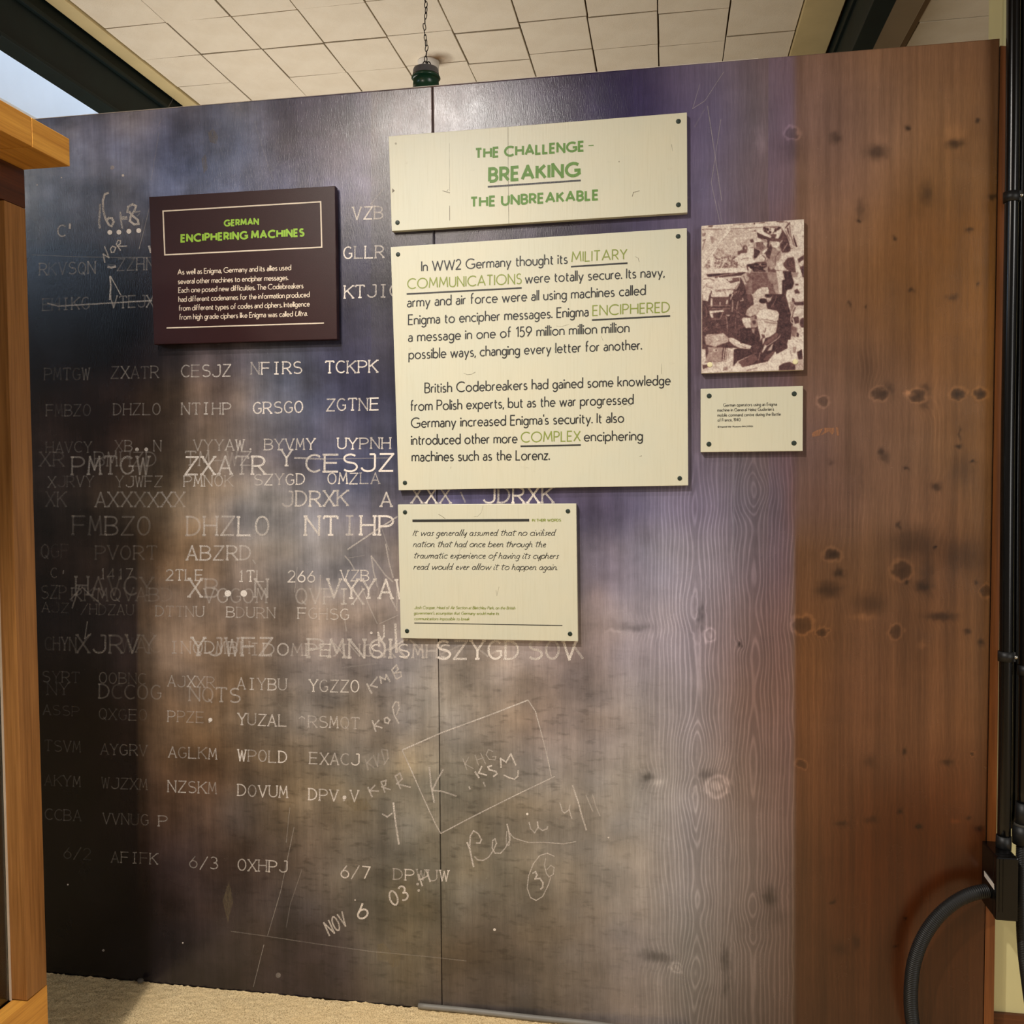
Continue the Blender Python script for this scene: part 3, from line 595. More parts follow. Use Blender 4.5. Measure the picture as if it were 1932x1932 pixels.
def board_mat():
    s = NT('printed_board')
    col = s.n('ShaderNodeAttribute', attribute_name='Col').outputs[0]
    ph, ga, sm, da = (s.attr(k) for k in ('ph', 'ga', 'sm', 'da'))
    fine = s.noise((430, 430, 26), 1, 4, .6)
    med = s.noise((75, 75, 3), 1, 4, .6)
    smu = s.noise((4.2, 4.2, 6.5), 1, 9, .62)
    das = s.noise((22, 22, 62), 1, 3, .55)
    wob = s.noise((24, 24, 3), 1, 3)
    wv = s.math('SINE', s.math('MULTIPLY', s.math('ADD', ph, s.math('MULTIPLY', wob, 1.1)), 6.2832))
    wv = s.math('POWER', s.math('MULTIPLY_ADD', wv, .5, .5), 3.2)
    k = s.rng(fine, .3, .7, .90, 1.10)
    k = s.math('MULTIPLY', k, s.rng(med, .3, .7, .87, 1.13))
    k = s.math('MULTIPLY', k, s.math('ADD', 1., s.math('MULTIPLY', s.rng(smu, .33, .67, -.55, .58), sm)))
    k = s.math('MULTIPLY', k, s.math('SUBTRACT', 1., s.math('MULTIPLY', s.rng(das, .54, .68, 0, .34), da)))
    k = s.math('MULTIPLY', k, s.math('ADD', 1., s.math('MULTIPLY', s.math('SUBTRACT', wv, .28), s.math('MULTIPLY', ga, .48))))
    sp = s.rng(s.noise((260, 260, 260), 1, 2, .5), .74, .80, 0, .5)
    mulc = s.n('ShaderNodeVectorMath', operation='SCALE'); s.l(col, mulc.inputs[0]); s.l(k, mulc.inputs[3])
    c = s.mix(s.math('MULTIPLY', sp, sm), mulc.outputs[0], rgba((150, 135, 125)))
    s.l(c, s.b.inputs['Base Color'])
    s.l(s.rng(s.noise((9, 9, 9), 1, 5), .3, .7, .21, .29), s.b.inputs['Roughness'])
    s.b.inputs['Specular IOR Level'].default_value = .5
    hb = s.math('ADD', s.math('MULTIPLY', s.noise((420, 420, 60), 1, 3, .6), s.math('ADD', s.math('MULTIPLY', sm, .9), .12)), s.math('MULTIPLY', wv, s.math('MULTIPLY', ga, .18)))
    s.bump(hb, .5, .0009)
    return s.m
M_BOARD = board_mat()
KALB = 1.0      # board colour, baked lighting included, relative to its look in the photograph
def make_panel(fxL, fxR, name):
    nu, nv = 0, int((zT-zB)/.0031)
    zs = np.linspace(zB, zT, nv+1)
    L = np.array([fxL(z) for z in zs]); R = np.array([fxR(z) for z in zs]); nu = int((R-L).mean()/.0030)
    t = np.linspace(0, 1, nu+1)
    X = L[:, None]*(1-t)+R[:, None]*t; Z = np.repeat(zs[:, None], nu+1, 1)
    V = np.stack([X, np.zeros_like(X), Z], -1).reshape(-1, 3)
    idx = np.arange(V.shape[0]).reshape(nv+1, nu+1)
    F = np.stack([idx[:-1, :-1], idx[:-1, 1:], idx[1:, 1:], idx[1:, :-1]], -1).reshape(-1, 4)
    # rim and back
    loop = np.concatenate([idx[0, :], idx[1:, -1], idx[-1, -2::-1], idx[-2:0:-1, 0]])
    Vb = V[loop].copy(); Vb[:, 1] = BT; nb = len(V); n = len(loop)
    V2 = np.vstack([V, Vb]); P = proj(V)
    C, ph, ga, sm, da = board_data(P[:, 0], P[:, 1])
    me = bpy.data.meshes.new(name); c = V2.mean(0)
    me.vertices.add(len(V2)); me.vertices.foreach_set('co', (V2-c).astype(np.float32).ravel())
    i = np.arange(n); j = (i+1) % n
    side = np.stack([loop[i], nb+i, nb+j, loop[j]], -1)
    quads = np.vstack([F, side]); nq = len(quads)
    me.loops.add(nq*4+n); me.loops.foreach_set('vertex_index', np.concatenate([quads.ravel(), (nb+np.arange(n))[::-1]]).astype(np.int32))
    me.polygons.add(nq+1)
    me.polygons.foreach_set('loop_start', np.concatenate([np.arange(nq)*4, [nq*4]]).astype(np.int32))
    me.update(calc_edges=True); me.validate()
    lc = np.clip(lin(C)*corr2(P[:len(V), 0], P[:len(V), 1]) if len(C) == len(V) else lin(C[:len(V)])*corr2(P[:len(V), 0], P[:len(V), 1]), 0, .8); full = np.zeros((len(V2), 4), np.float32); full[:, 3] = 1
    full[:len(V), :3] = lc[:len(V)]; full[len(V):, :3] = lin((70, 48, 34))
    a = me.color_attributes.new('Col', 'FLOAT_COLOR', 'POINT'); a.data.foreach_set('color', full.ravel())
    for nm, arr in (('ph', ph), ('ga', ga), ('sm', sm), ('da', da)):
        q = np.zeros(len(V2), np.float32); q[:len(V)] = arr
        a = me.attributes.new(nm, 'FLOAT', 'POINT'); a.data.foreach_set('value', q)
    me.materials.append(M_BOARD)
    return link(name, me, None, board, loc=tuple(c))
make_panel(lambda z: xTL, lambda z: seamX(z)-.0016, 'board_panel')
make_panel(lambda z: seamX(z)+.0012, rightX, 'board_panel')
# dark backing behind the joint, and the orange edge batten at the right end
box('backing_frame', (xTL+.02, BT, zB), (rightX(1.2)-.05, BT+.045, zT-.03), simple('dark_backing', (4, 3, 3), .9, .1), board)
box('top_edge_highlight', (xTL, -.0012, zT-.0002), (un(1430, 110, Y=0)[0], BT, zT+.0012), simple('painted_edge_highlight', (206, 196, 184), .5), board)  # thin pale strip added as a painted highlight along the top edge
def quadbar(name, cor, Yf, Yb, mat, parent, bev=.0):
    """a slab whose front face has the four photo corners TL,TR,BR,BL on y=Yf"""
    P = unY(cor, Yf); bm = bmesh.new(); f = [P[3], P[2], P[1], P[0]]
    B = [np.array([p[0], Yb, p[2]]) for p in f]
    hexa(bm, f+B, bev); return bm_obj(name, bm, mat, parent)
M_EDGE = wood('orange_edge_wood', (142, 82, 36), (98, 56, 24), 'z', .5)
quadbar('edge_batten', [(1887.5, 86), (1900, 87), (1874, 1990), (1855, 1990)], .004, .05, M_EDGE, board)

# ---- writing and marks printed on the board
def C1(p, o, s): return [(o[0]+x/s, o[1]+y/s) for x, y in p]
ink = Ink()
def ty(t, x0, x1, y, h=21, w=2.1, k=.5, y1=None, o=0.):
    k *= float(np.interp((x0+x1)/2, [80, 280, 480], [.62, .85, 1.2])); w *= 1.15
    ink.text(t, (x0, y), (x1, y if y1 is None else y1), h, w, TYPE, mono=True, k=k, jit=.5, kvar=.35, lean=.012)
TL = [("RKVSQN",74,180,519,22,2.2,.30,516),("~ZZHN",203,290,511,22,2,.26,509),("EHIKG",80,168,586,22,2.2,.26,583),("VTEJX",208,290,581,22,2.2,.32,579),
("VZB",666,722,414,23,2.4,.55,413),("GLLR",649,724,488,22,2.3,.6,486),("KTJIC",650,752,562,23,2.3,.6,560),
("PMTGW",84,169,717,22,2,.20,716),("ZXATR",210,299,714,22,2,.28,713),("CESJZ",342,435,711,22,2.1,.42,710),("NFIRS",474,569,706,22,2.2,.5,705),("TCKPK",614,712,704,22,2.3,.7,702),
("FMBZO",87,170,785,21,2,.20,784),("DHZLO",214,302,783,21,2,.30,782),("NTIHP",343,435,782,21,2.1,.42,781),("GRSGO",478,571,780,21,2.2,.55,778),("ZGTNE",616,714,775,22,2.2,.58,773),
("HAVCY",87,172,854,20,2,.22,853),("XB..N",218,303,851,20,2,.3,851),("VYYAW.",366,480,850,20,2,.4,849),("BYVMY",499,594,849,20,2.1,.5,848),("UYPNH",637,736,847,20,2.1,.6,846),
("XR",76,120,879,26,2.6,.24,879),("BMHZD",178,294,879,26,2.4,.22,879),("TM-WZ",350,473,878,26,2.4,.25,878),("PMTGW",136,281,895,33,3.2,.42,894),("ZXATR",350,500,895,33,3.2,.55,894),("Y",531,551,878,30,3,.55,878),
("CESJZ",578,742,890,32,3.2,.7,889),("XJRVY",91,176,919,20,1.9,.26,918),("YJWFZ",219,306,919,20,1.9,.34,918),("PMNOK",347,439,918,20,1.9,.42,917),("SZYGD",480,574,915,20,2,.48,914),("OMZLA",619,716,913,20,2,.5,912),
("XK",87,124,955,27,2.6,.24,955),("AXXXXXX",180,348,956,27,2.8,.36,956),("JDRXK",533,656,955,28,3,.5,954),("A",719,739,955,26,2.6,.5,955),("XXX",777,850,949,29,2.8,.55,949),("JDRXK",912,1044,949,29,3.2,.6,948),
("FMBZO",138,283,1008,34,3.2,.34,1009),("DHZLO",353,506,1010,35,3.2,.5,1010),("NTIHP",576,742,1009,35,3.4,.62,1009),("QGF",78,129,1052,25,2.6,.2,1052),("PVORT",180,295,1055,25,2.6,.30,1055),("ABZRD",353,472,1056,26,2.8,.42,1056),
("C",96,107,1090,18,2,.3,1090),("1417",187,250,1092,19,1.9,.38,1092),("2TLE",314,382,1095,20,2.1,.6,1095),("1TL",448,498,1097,20,2.1,.6,1097),("266",544,594,1098,21,2.1,.7,1098),("VZB",643,696,1096,20,1.9,.55,1096),
("HAVCY",143,288,1122,34,3.2,.32,1123),("XB..N",357,504,1126,34,3.2,.42,1127),("VYYAW",618,772,1128,35,3.4,.6,1129),("SZP",78,125,1129,24,2.4,.2,1129),("RKMQVABD",136,324,1133,24,2.5,.26,1134),("VGGOM",386,502,1137,26,2.6,.34,1137),("QVPIX",558,685,1139,28,2.9,.46,1140),
("AJZ",80,129,1154,18,1.7,.24,1156),("/HDZAU",152,252,1159,19,1.7,.3,1160),("DTTNU",294,384,1162,19,1.8,.38,1163),("BDURN",428,518,1164,19,1.8,.42,1166),("FGHSG",562,658,1167,20,1.9,.5,1169),
("XJRVY",145,292,1231,33,3.2,.36,1232),("YJWFZ",362,513,1236,33,3.4,.5,1237),("PMNOK",582,765,1240,34,3.6,.6,1241),("CHYN",85,143,1226,24,2.4,.26,1227),("INQDMBH",320,470,1232,22,2.2,.4,1233),("IDOMPEXNO",470,705,1236,22,2.4,.42,1238),("SKSMHS",700,850,1240,24,2.8,.5,1241),("SZYGD",824,978,1243,34,3.6,.6,1244),("SOV",998,1086,1243,34,4,.62,1244),("WAC",230,302,1230,26,2.4,.24,1231),
("SYRT",80,149,1286,20,1.9,.24,1288),("OOBNC",187,275,1289,20,1.9,.28,1291),("AJXXR",317,404,1295,20,1.9,.4,1297),("AIYBU",448,540,1300,21,2,.5,1302),("YGZZO",584,677,1304,22,2.1,.62,1306),
("NY",90,129,1310,22,2.2,.2,1311),("DCCOG",187,303,1317,26,2.6,.26,1319),("NQTS",357,453,1322,26,2.6,.38,1325),
("ASSP",82,149,1348,18,1.8,.22,1351),("QXGEO",187,276,1357,20,1.9,.26,1359),("PPZE.",317,402,1361,20,1.9,.4,1364),("YUZAL",449,540,1367,21,2,.52,1370),("^RSMQT",562,678,1371,21,2,.46,1375),
("TSVM",84,151,1416,20,1.8,.24,1419),("AYGRV",190,277,1423,20,1.9,.32,1426),("AGLKM",318,408,1429,20,1.9,.42,1432),("WPOLD",449,541,1435,21,2,.56,1439),("EXACJ",585,677,1441,21,2.1,.62,1444),
("AKYM",85,151,1481,19,1.8,.22,1484),("WJZXM",192,277,1487,20,1.8,.28,1490),("NZSKM",317,408,1494,21,1.9,.42,1498),("DOVUM",449,542,1501,21,2,.5,1505),("DPV.V",583,676,1509,21,2.1,.58,1513),
("CCBA",85,152,1546,20,1.8,.24,1549),("VVNUG",194,279,1554,20,1.8,.28,1557),("P",299,315,1558,19,1.9,.42,1558),
("6/2",120,171,1619,21,1.8,.2,1622),("AFIFK",210,297,1627,20,1.8,.36,1630),("6/3",357,411,1637,22,1.9,.36,1640),("OXHPJ",449,542,1642,21,2,.5,1646),("6/7",643,698,1655,23,2.2,.62,1659),("DPWUW",743,846,1659,20,2,.45,1663),
("C",109,123,446,21,2.4,.62,446)]
for t, x0, x1, y, h, w_, k, y1 in TL:
    ink = Ink(); ty(t, x0, x1, y, h, w_, k, y1); ink.build('code_group', 0, M_CHALK, board, .0004+random.random()*.0002)
ink = Ink()
o4 = (0, 180); s4 = 6.0375
for p, wd, k in (([(1142,1235),(1135,1350),(1128,1450),(1138,1515)],4,.5),([(1240,1108),(1195,1125),(1172,1200),(1175,1300),(1200,1400),(1240,1475),(1272,1490),(1295,1440),(1275,1400),(1240,1395),(1212,1430)],4,.6),
  ([(1372,1325),(1375,1400),(1385,1470),(1395,1520)],3.2,.5),([(1385,1400),(1450,1395)],7,.5),([(1450,1340),(1460,1270),(1510,1240),(1550,1260),(1530,1320),(1490,1370),(1480,1430),(1530,1470),(1580,1465),(1570,1420),(1510,1370),(1470,1320)],4,.6),([(1540,1330),(1600,1320)],3,.4),
  ([(1700,1290),(1640,1540),(1585,1750)],1.4,.35),([(798,1460),(795,1520)],4,.7)): ink.line(C1(p, o4, s4), wd, k)
for p in ((1252,1560),(1356,1558),(1468,1548),(1580,1540)): ink.dot(C1([p], o4, s4)[0], 4.6, 1.1, 14)
o = (60, 400); s_ = 8.05
for p, wd, k in (([(1110,770),(1085,640),(1170,690),(1105,520)],2.6,.5),([(1190,560),(1230,520),(1275,540),(1250,610),(1210,615),(1190,560)],2.4,.5),([(1350,585),(1285,490),(1310,430),(1350,435),(1345,480),(1300,520),(1450,518)],2.4,.5),
  ([(1150,830),(1210,845),(1280,825)],4,.45),([(1190,970),(1200,1130),(1185,1335)],3.2,.5),([(1195,975),(1260,1090),(1355,1265)],2,.45),([(230,1385),(400,1430),(900,1400),(1500,1365),(1830,1345)],2.6,.4),([(0,650),(700,680),(1300,690),(1810,688)],1.0,.3),
  ([(1780,510),(1810,620)],4,.6),([(1690,90),(1640,420)],1,.25),([(1640,20),(1600,60)],2,.3)): ink.line(C1(p, o, s_), wd, k)
# handwritten notes in the lower middle
o = (560, 1200); s_ = 3.02
H = [([(600,650),(820,553),(1100,450),(1318,365)],2.6,.62),([(1318,365),(1360,430),(1395,560),(1430,700),(1450,800)],2,.55),([(600,650),(650,760),(720,920),(790,1070),(820,1125)],2.2,.6),([(820,1125),(1000,1030),(1250,905),(1470,800)],2.2,.6),
 ([(755,745),(765,850),(783,950)],3.2,.55),([(835,760),(800,820),(772,880),(830,885),(910,912)],3,.5),
 ([(485,1012),(515,1030),(547,1008)],3,.6),([(550,948),(560,1040),(570,1110),(582,1188)],3.4,.68),
 ([(400,270),(412,300),(428,328)],3.4,.62),([(460,232),(420,282),(462,292)],3,.6),([(482,272),(474,232),(503,248),(510,220),(532,262)],3,.6),([(540,188),(566,246)],3,.62),([(540,195),(568,165),(578,190),(556,212),(592,206),(596,230),(566,248)],3,.6),
 ([(430,480),(440,512),(450,546)],3.4,.62),([(470,478),(442,510),(488,524)],3,.6),([(512,462),(530,478),(520,498),(502,492),(500,472),(512,462)],3,.6),([(582,500),(556,452),(546,405),(562,375),(580,378),(584,412),(568,450)],3,.6),
 ([(390,700),(408,765)],3,.32),([(430,688),(402,722),(442,752)],3,.3),([(436,676),(460,742),(466,668)],3,.3),([(482,650),(505,730)],3,.3),([(482,645),(515,650),(522,695),(495,735)],3,.3),
 ([(404,860),(430,918)],3.2,.55),([(448,848),(414,882),(468,884)],3,.55),([(480,830),(502,892)],3,.52),([(478,832),(508,822),(505,850),(485,860),(535,876)],3,.52),([(560,795),(592,872)],3,.52),([(558,800),(588,782),(600,815),(570,842),(650,862)],3,.52)]
for p, wd, k in H: ink.line(C1(p, o, s_), wd, k)
o = (860, 1380); s_ = 5.682
H = [([(75,290),(120,415)],2,.4),([(140,270),(100,350),(190,400)],2,.4),([(205,250),(245,365)],2,.4),([(265,230),(320,350)],2,.4),([(220,310),(300,280)],1.8,.4),([(400,215),(350,195),(325,250),(360,300),(420,305),(430,270),(390,270)],2,.4),
 ([(205,430),(250,500)],3.4,.75),([(280,370),(245,445),(335,470)],3,.7),([(390,365),(345,380),(360,410),(430,430),(440,455),(400,485)],3,.7),([(485,390),(480,290),(540,330),(590,240),(645,365)],3,.7),
 ([(510,465),(570,495),(630,510),(665,480),(668,415)],2.8,.65),([(140,590),(155,620)],2.8,.7),([(295,540),(315,590)],2.6,.6),
 ([(120,1185),(150,1260),(170,1360),(192,1455)],3.2,.66),([(150,1240),(155,1120),(190,1065),(240,1095),(275,1160),(260,1195),(215,1198)],2.6,.58),([(200,1340),(230,1375),(290,1383),(350,1350),(400,1280),(435,1200),(420,1150),(395,1170),(390,1250),(420,1305),(480,1305),(530,1250),(575,1170),(570,1080),(548,990)],2.4,.6),
 ([(548,1070),(540,1160),(545,1225),(570,1220),(585,1150),(580,1090),(620,1140),(690,1165),(780,1190),(950,1188),(1150,1205),(1290,1180)],2,.5),([(785,970),(800,1040),(845,1085),(880,1030),(875,970),(885,1030),(930,1062),(975,1045),(985,1015)],2.6,.56),
 ([(1115,760),(1140,850),(1165,875),(1215,840),(1222,785)],2.6,.5),([(1215,840),(1245,935)],2.4,.5),([(1250,575),(1310,750),(1350,900),(1400,1060)],3,.6),([(1395,680),(1470,860)],2.4,.4),([(1465,675),(1500,800),(1545,905)],2.4,.4),
 ([(1060,1340),(980,1305),(900,1330),(830,1420),(780,1550),(765,1680),(800,1780),(860,1812),(930,1770),(990,1650),(1020,1560)],2,.55),([(820,1520),(855,1505),(870,1540),(850,1580),(900,1575),(935,1620),(930,1670),(905,1695)],3,.62),
 ([(965,1360),(950,1430),(970,1520),(1000,1560),(1045,1530),(1055,1460),(1020,1435),(975,1480)],2.2,.5)]
for p, wd, k in H: ink.line(C1(p, o, s_), wd, k)
ink.dot((860+766/5.682, 1380+885/5.682), 2.4, 1.2)
o = (600, 960); s_ = 5.367
H = [([(300,412),(540,250),(805,78)],3,.5),([(270,475),(320,530),(370,615)],2.6,.4),([(605,795),(565,640),(540,480),(600,560),(680,670),(760,740)],2.8,.42),([(685,355),(720,550),(762,700)],2.6,.42),([(440,780),(520,990),(600,1165)],2.2,.4),([(620,1165),(815,1075)],2,.35),
 ([(610,1250),(620,1400)],4,.6),([(605,1245),(640,1330),(670,1290),(668,1175)],3.4,.65),([(785,1162),(795,1460)],4.6,.75),([(725,880),(800,1030),(800,790)],3,.45),([(25,670),(20,800),(0,900)],2.4,.35),([(265,1100),(290,1240)],2.6,.35),([(300,500),(480,470)],1.6,.22),([(640,180),(720,420)],1.2,.3),
 ([(240,1610),(600,1565)],3,.15)]
for p, wd, k in H: ink.line(C1(p, o, s_), wd, k)
ink.dot((600+540/5.367, 960+1256/5.367), 2.6, .9)
# stamped date, slanted
def slant(t, p0, p1, h, wd, k, up):
    p0 = np.array(p0, float); p1 = np.array(p1, float); n = len(t); dv = (p1-p0)/(n-.3); upv = np.array(up, float)*h
    for i, c in enumerate(t):
        if c not in SANS: continue
        w0 = max(SANS[c][0], .3)
        for kd, P in SANS[c][1]:
            if kd == 'ln': ink.line([p0+dv*(i+q[0]/w0*.7)+upv*q[1] for q in P], wd, k)
slant("NOV", (622, 1766), (656, 1744), 26, 3, .6, (-.42, -.95)); slant("6", (677, 1736), (696, 1728), 27, 3.6, .75, (-.25, -.95)); slant("03", (741, 1710), (772, 1694), 27, 3.4, .7, (-.35, -.93))
slant("H", (797, 1672), (812, 1664), 26, 3, .6, (-.3, -.9))
for p in ((788, 1668), (790, 1680)): ink.dot(p, 2.6, .6)
for p in ((430, 1119.6), (460, 1119.6)): ink.dot(p, 6.2, .95, 14)
for p in ((258.5, 848), (276, 848)): ink.dot(p, 3.6, .75)
for p in ((397, 1358), (650, 1504.5)): ink.dot(p, 3.8, .9)
for x, y, r, k in ((933,1754,2.6,1.2),(116,335,1.3,1.),(232,331,2.4,1.1),(212,316,4,.5),(70,349,1.2,.8),(670,1698,1.4,.8),(128,1669,1.6,.9),(525,1840,5,.3),(345,1779,1.5,.8),(195,1793,2.4,.5),(603,1218,2,.6),(1148,1580,1.6,.9)): ink.dot((x, y), r, k)
ink.line([(556,1118),(561,1070)], 1.6, .3)
for p, wd, k in (([(547,1523),(540,1590)],1.4,.3),([(555,1560),(530,1680),(505,1765)],1.4,.34),([(498,1782),(478,1862)],1.4,.34),([(570,1640),(548,1705),(540,1750)],1.6,.2),([(436,1757),(495,1765),(600,1781),(700,1795),(820,1806),(880,1813)],1.8,.22),
  ([(1360,225),(1342,345),(1358,420)],1.2,.3),([(1320,160),(1307,205),(1330,190),(1366,135)],1.2,.28),([(1310,240),(1330,205)],3,.12),([(1335,200),(1350,300),(1362,380)],1.4,.32),([(1355,380),(1372,470)],1.0,.22),([(284,263),(330,180)],1.4,.18),([(300,250),(285,340)],1.6,.22),([(246,215),(250,330)],1.0,.2),([(480,230),(515,340)],1.4,.2),
  ([(725,355),(700,385),(715,392)],3,.25),([(531,878-14),(600,866)],3,.0),([(555,864),(612,866)],3.4,.42),([(612,866),(735,864)],2.,.3),([(869,928),(878,948)],3,.4),([(477,1056),(482,1064)],2.6,.4),([(120,1076),(119,1083)],2.4,.4),([(165,1172),(160,1205),(172,1195)],2.4,.3),([(150,1105),(136,1148)],3,.3),([(132,1132),(155,1108),(190,1140)],2.6,.3),
  ([(1080,1215),(1100,1243)],4.5,.4),([(875,1215),(830,1235)],3.5,.3),([(895,1218),(920,1238),(960,1215)],3.5,.35),([(773,1207),(800,1230)],4,.45)):
    if k: ink.line(p, wd, k)
b_hand = ink.build('chalk_handwriting', 0, M_CHALK, board, .0006); tag(b_hand, 'handwritten chalk notes, dots and scratch marks', kind='stuff')
# scraps of torn tape and stains
ink = Ink()
for q in ([(1533,816),(1536,824),(1546,822),(1549,815),(1553,808),(1540,812)],[(1548,822),(1556,812),(1553,807),(1575,807),(1574,816),(1570,820),(1564,814)],[(1577,806),(1582,806),(1583,822),(1579,822)],[(1532,818),(1535,818),(1535,824),(1532,824)]): ink.quad(q, .62)
tp = ink.build('tape_scrap', 0, print_mat('copper_tape', (190, 128, 84), .4), board, .0005)
PST = print_mat('pale_stain', (150, 132, 100), .3)
for q in ([(712,1782),(724,1778),(738,1796),(758,1800),(752,1822),(740,1826),(730,1812),(712,1812)],[(392,250),(402,243),(412,256),(408,272),(396,268)],[(380,300),(388,290),(392,318),(384,328)],[(648,1512),(690,1505),(702,1526),(670,1530)],[(420,1700),(432,1660),(440,1700),(430,1740)]): ink = Ink(); ink.quad(q, .36); ink.build('pale_stain', 0, PST, board, .0003)

# ------------------------------------------------------------------ text panels
def panel(name, cor, t, mat, label, cat, bev=.0012, gap=.0):
    c = unY(cor, -t).mean(0); e = empty(name, (float(c[0]), 0, float(c[2])), label=label, cat=cat)
    quadbar('board_plate', cor, -t, -.0014-gap, mat, e, bev); return e
def caps(e, pts, t, r, mat, name='screw_cap'):
    for x, y in pts:
        c = un(x, y, Y=-t); s = r*D/FPX
        V = []; F = []; n = 16
        for rr, d in ((1, 0.), (.98, .0009), (.7, .0014), (0.05, .0016)):
            for k in range(n):
                a = 2*math.pi*k/n; V.append((c[0]+rr*s*math.cos(a), -t-d, c[2]+rr*s*math.sin(a)))
        for i in range(3):
            for k in range(n): F.append((i*n+k, i*n+(k+1) % n, (i+1)*n+(k+1) % n, (i+1)*n+k))
        F.append([3*n+k for k in range(n)])
        mesh(name, V, F, mat, e, smooth=True)
def tl(ink, o, s, t, x0, x1, y0, y1, h, wd, **kw): ink.text(t, (o[0]+x0/s, o[1]+y0/s), (o[0]+x1/s, o[1]+y1/s), h/s, wd/s, **kw)
# heading panel
TP = .019
e = panel('heading_panel', [(733, 257), (1296, 212), (1297, 401), (739, 436)], TP, M_CREAM, 'cream painted wooden panel with faded green heading about breaking the unbreakable', 'panel')
o, s_ = (720, 200), 3.22
for a_ in (("THE CHALLENGE", 572, 1226, 316, 271, 54, 14), ("BREAKING", 656, 1200, 458, 422, 76, 19), ("THE UNBREAKABLE", 543, 1314, 612, 567, 54, 14)):
    i1 = Ink(); tl(i1, o, s_, *a_, k=.95, gap=.27, space=.4); i1.build('heading_line', -TP, M_GREEN, e)
i1 = Ink()
i1.line([(o[0]+1257/s_, o[1]+241/s_), (o[0]+1288/s_, o[1]+239/s_)], 1.7, 1.)
i1.build('dash', -TP, M_GREEN, e)
i1 = Ink(); i1.line([(o[0]+645/s_, o[1]+491/s_), (o[0]+1210/s_, o[1]+452/s_)], 3.4, .95); i1.build('underline', -TP, M_DARKW, e)
M_CRACK = print_mat('crack_dark', (120, 108, 84), .35)
i1 = Ink(); i1.line([(958.5, 240), (959, 330), (960, 422)], .9, .8); i1.line([(848.5, 388), (848.5, 416)], 1, .9); i1.line([(848, 270), (848.5, 360)], .5, .5)
i1.quad([(740, 355), (745, 360), (740, 364)], .9); i1.line([(835, 360), (849, 364)], 1.3, .8); i1.line([(843, 361), (846, 357)], .9, .7); i1.line([(1193, 371), (1195, 363), (1207, 360)], 1.1, .7); i1.line([(1267, 272), (1269, 285)], .8, .6); i1.dot((1168, 305), 1.1, .8); i1.dot((747, 271), 2.2, .5)
i1.build('wood_crack', -TP, M_CRACK, e, .0003)
caps(e, [(1280, 229), (1280, 386.5), (750, 420)], TP, 4.4, M_SCREW)
# main text panel
e = panel('text_panel', [(737, 466), (1296, 430), (1298.5, 916), (752, 925)], TP, M_CREAM, 'large square cream panel with two dark paragraphs and underlined olive capitals', 'panel')
o, s_ = (720, 420), 3.22
i1 = Ink(); B = [("In WW2 Germany thought its",243,1128,295,248),("were totally secure. Its navy,",873,1716,368,328),("army and air force were all using machines called",157,1602,513,438),("Enigma to encipher messages. Enigma",163,1255,620,568),
("a message in one of 159 million million million",163,1503,723,665),("possible ways, changing every letter for another.",166,1578,829,770),("British Codebreakers had gained some knowledge",263,1752,1034,985),("from Polish experts, but as the war progressed",176,1528,1143,1102),
("Germany increased Enigma's security. It also",180,1470,1246,1213),("introduced other more",181,822,1349,1338),("enciphering",1231,1584,1328,1322),("machines such as the Lorenz.",185,1018,1450,1440)]
for t, x0, x1, y0, y1 in B: i1 = Ink(); tl(i1, o, s_, t, x0, x1, y0, y1, 59, 7.2, gap=.165, space=.36); i1.build('text_line', -TP, M_DARK, e)
i1 = Ink()
for t, x0, x1, y0, y1 in (("MILITARY",1156,1490,239,221),("COMMUNICATIONS",158,848,402,371),("ENCIPHERED",1283,1748,565,543),("COMPLEX",848,1206,1334,1326)): i1 = Ink(); tl(i1, o, s_, t, x0, x1, y0, y1, 60, 7.0, gap=.2); i1.build('capital_lettering', -TP, M_OLIVE, e)
for x0, y0, x1, y1 in ((1150,268,1494,246),(152,434,851,397),(1278,592,1753,567),(844,1359,1210,1351)):
    i1 = Ink(); i1.line([(o[0]+x0/s_, o[1]+y0/s_), (o[0]+x1/s_, o[1]+y1/s_)], 3.1); i1.build('underline', -TP, M_DARK, e)
i1 = Ink()
for p, wd in (([(1198,484),(1204,487),(1206,494)],.9),([(1248,686),(1248,706)],.8),([(1206,861),(1211,860)],1.4),([(1172,767),(1181,763),(1190,766)],.8),([(850,884),(851,880)],.8),([(875,704),(882,707),(890,706),(897,702)],1.2),([(1050,615),(1060,616),(1074,612)],.7),([(1134,634),(1138,643)],.7),([(946,640),(952,636),(960,632)],.8),([(1050,650),(1046,660)],.6)): i1.line(p, wd, .55)
i1.build('scratch', -TP, M_CRACK, e, .0003)
caps(e, [(751, 480), (1279.5, 446), (764, 911), (1282.5, 902.5)], TP, 4.3, M_SCREW)
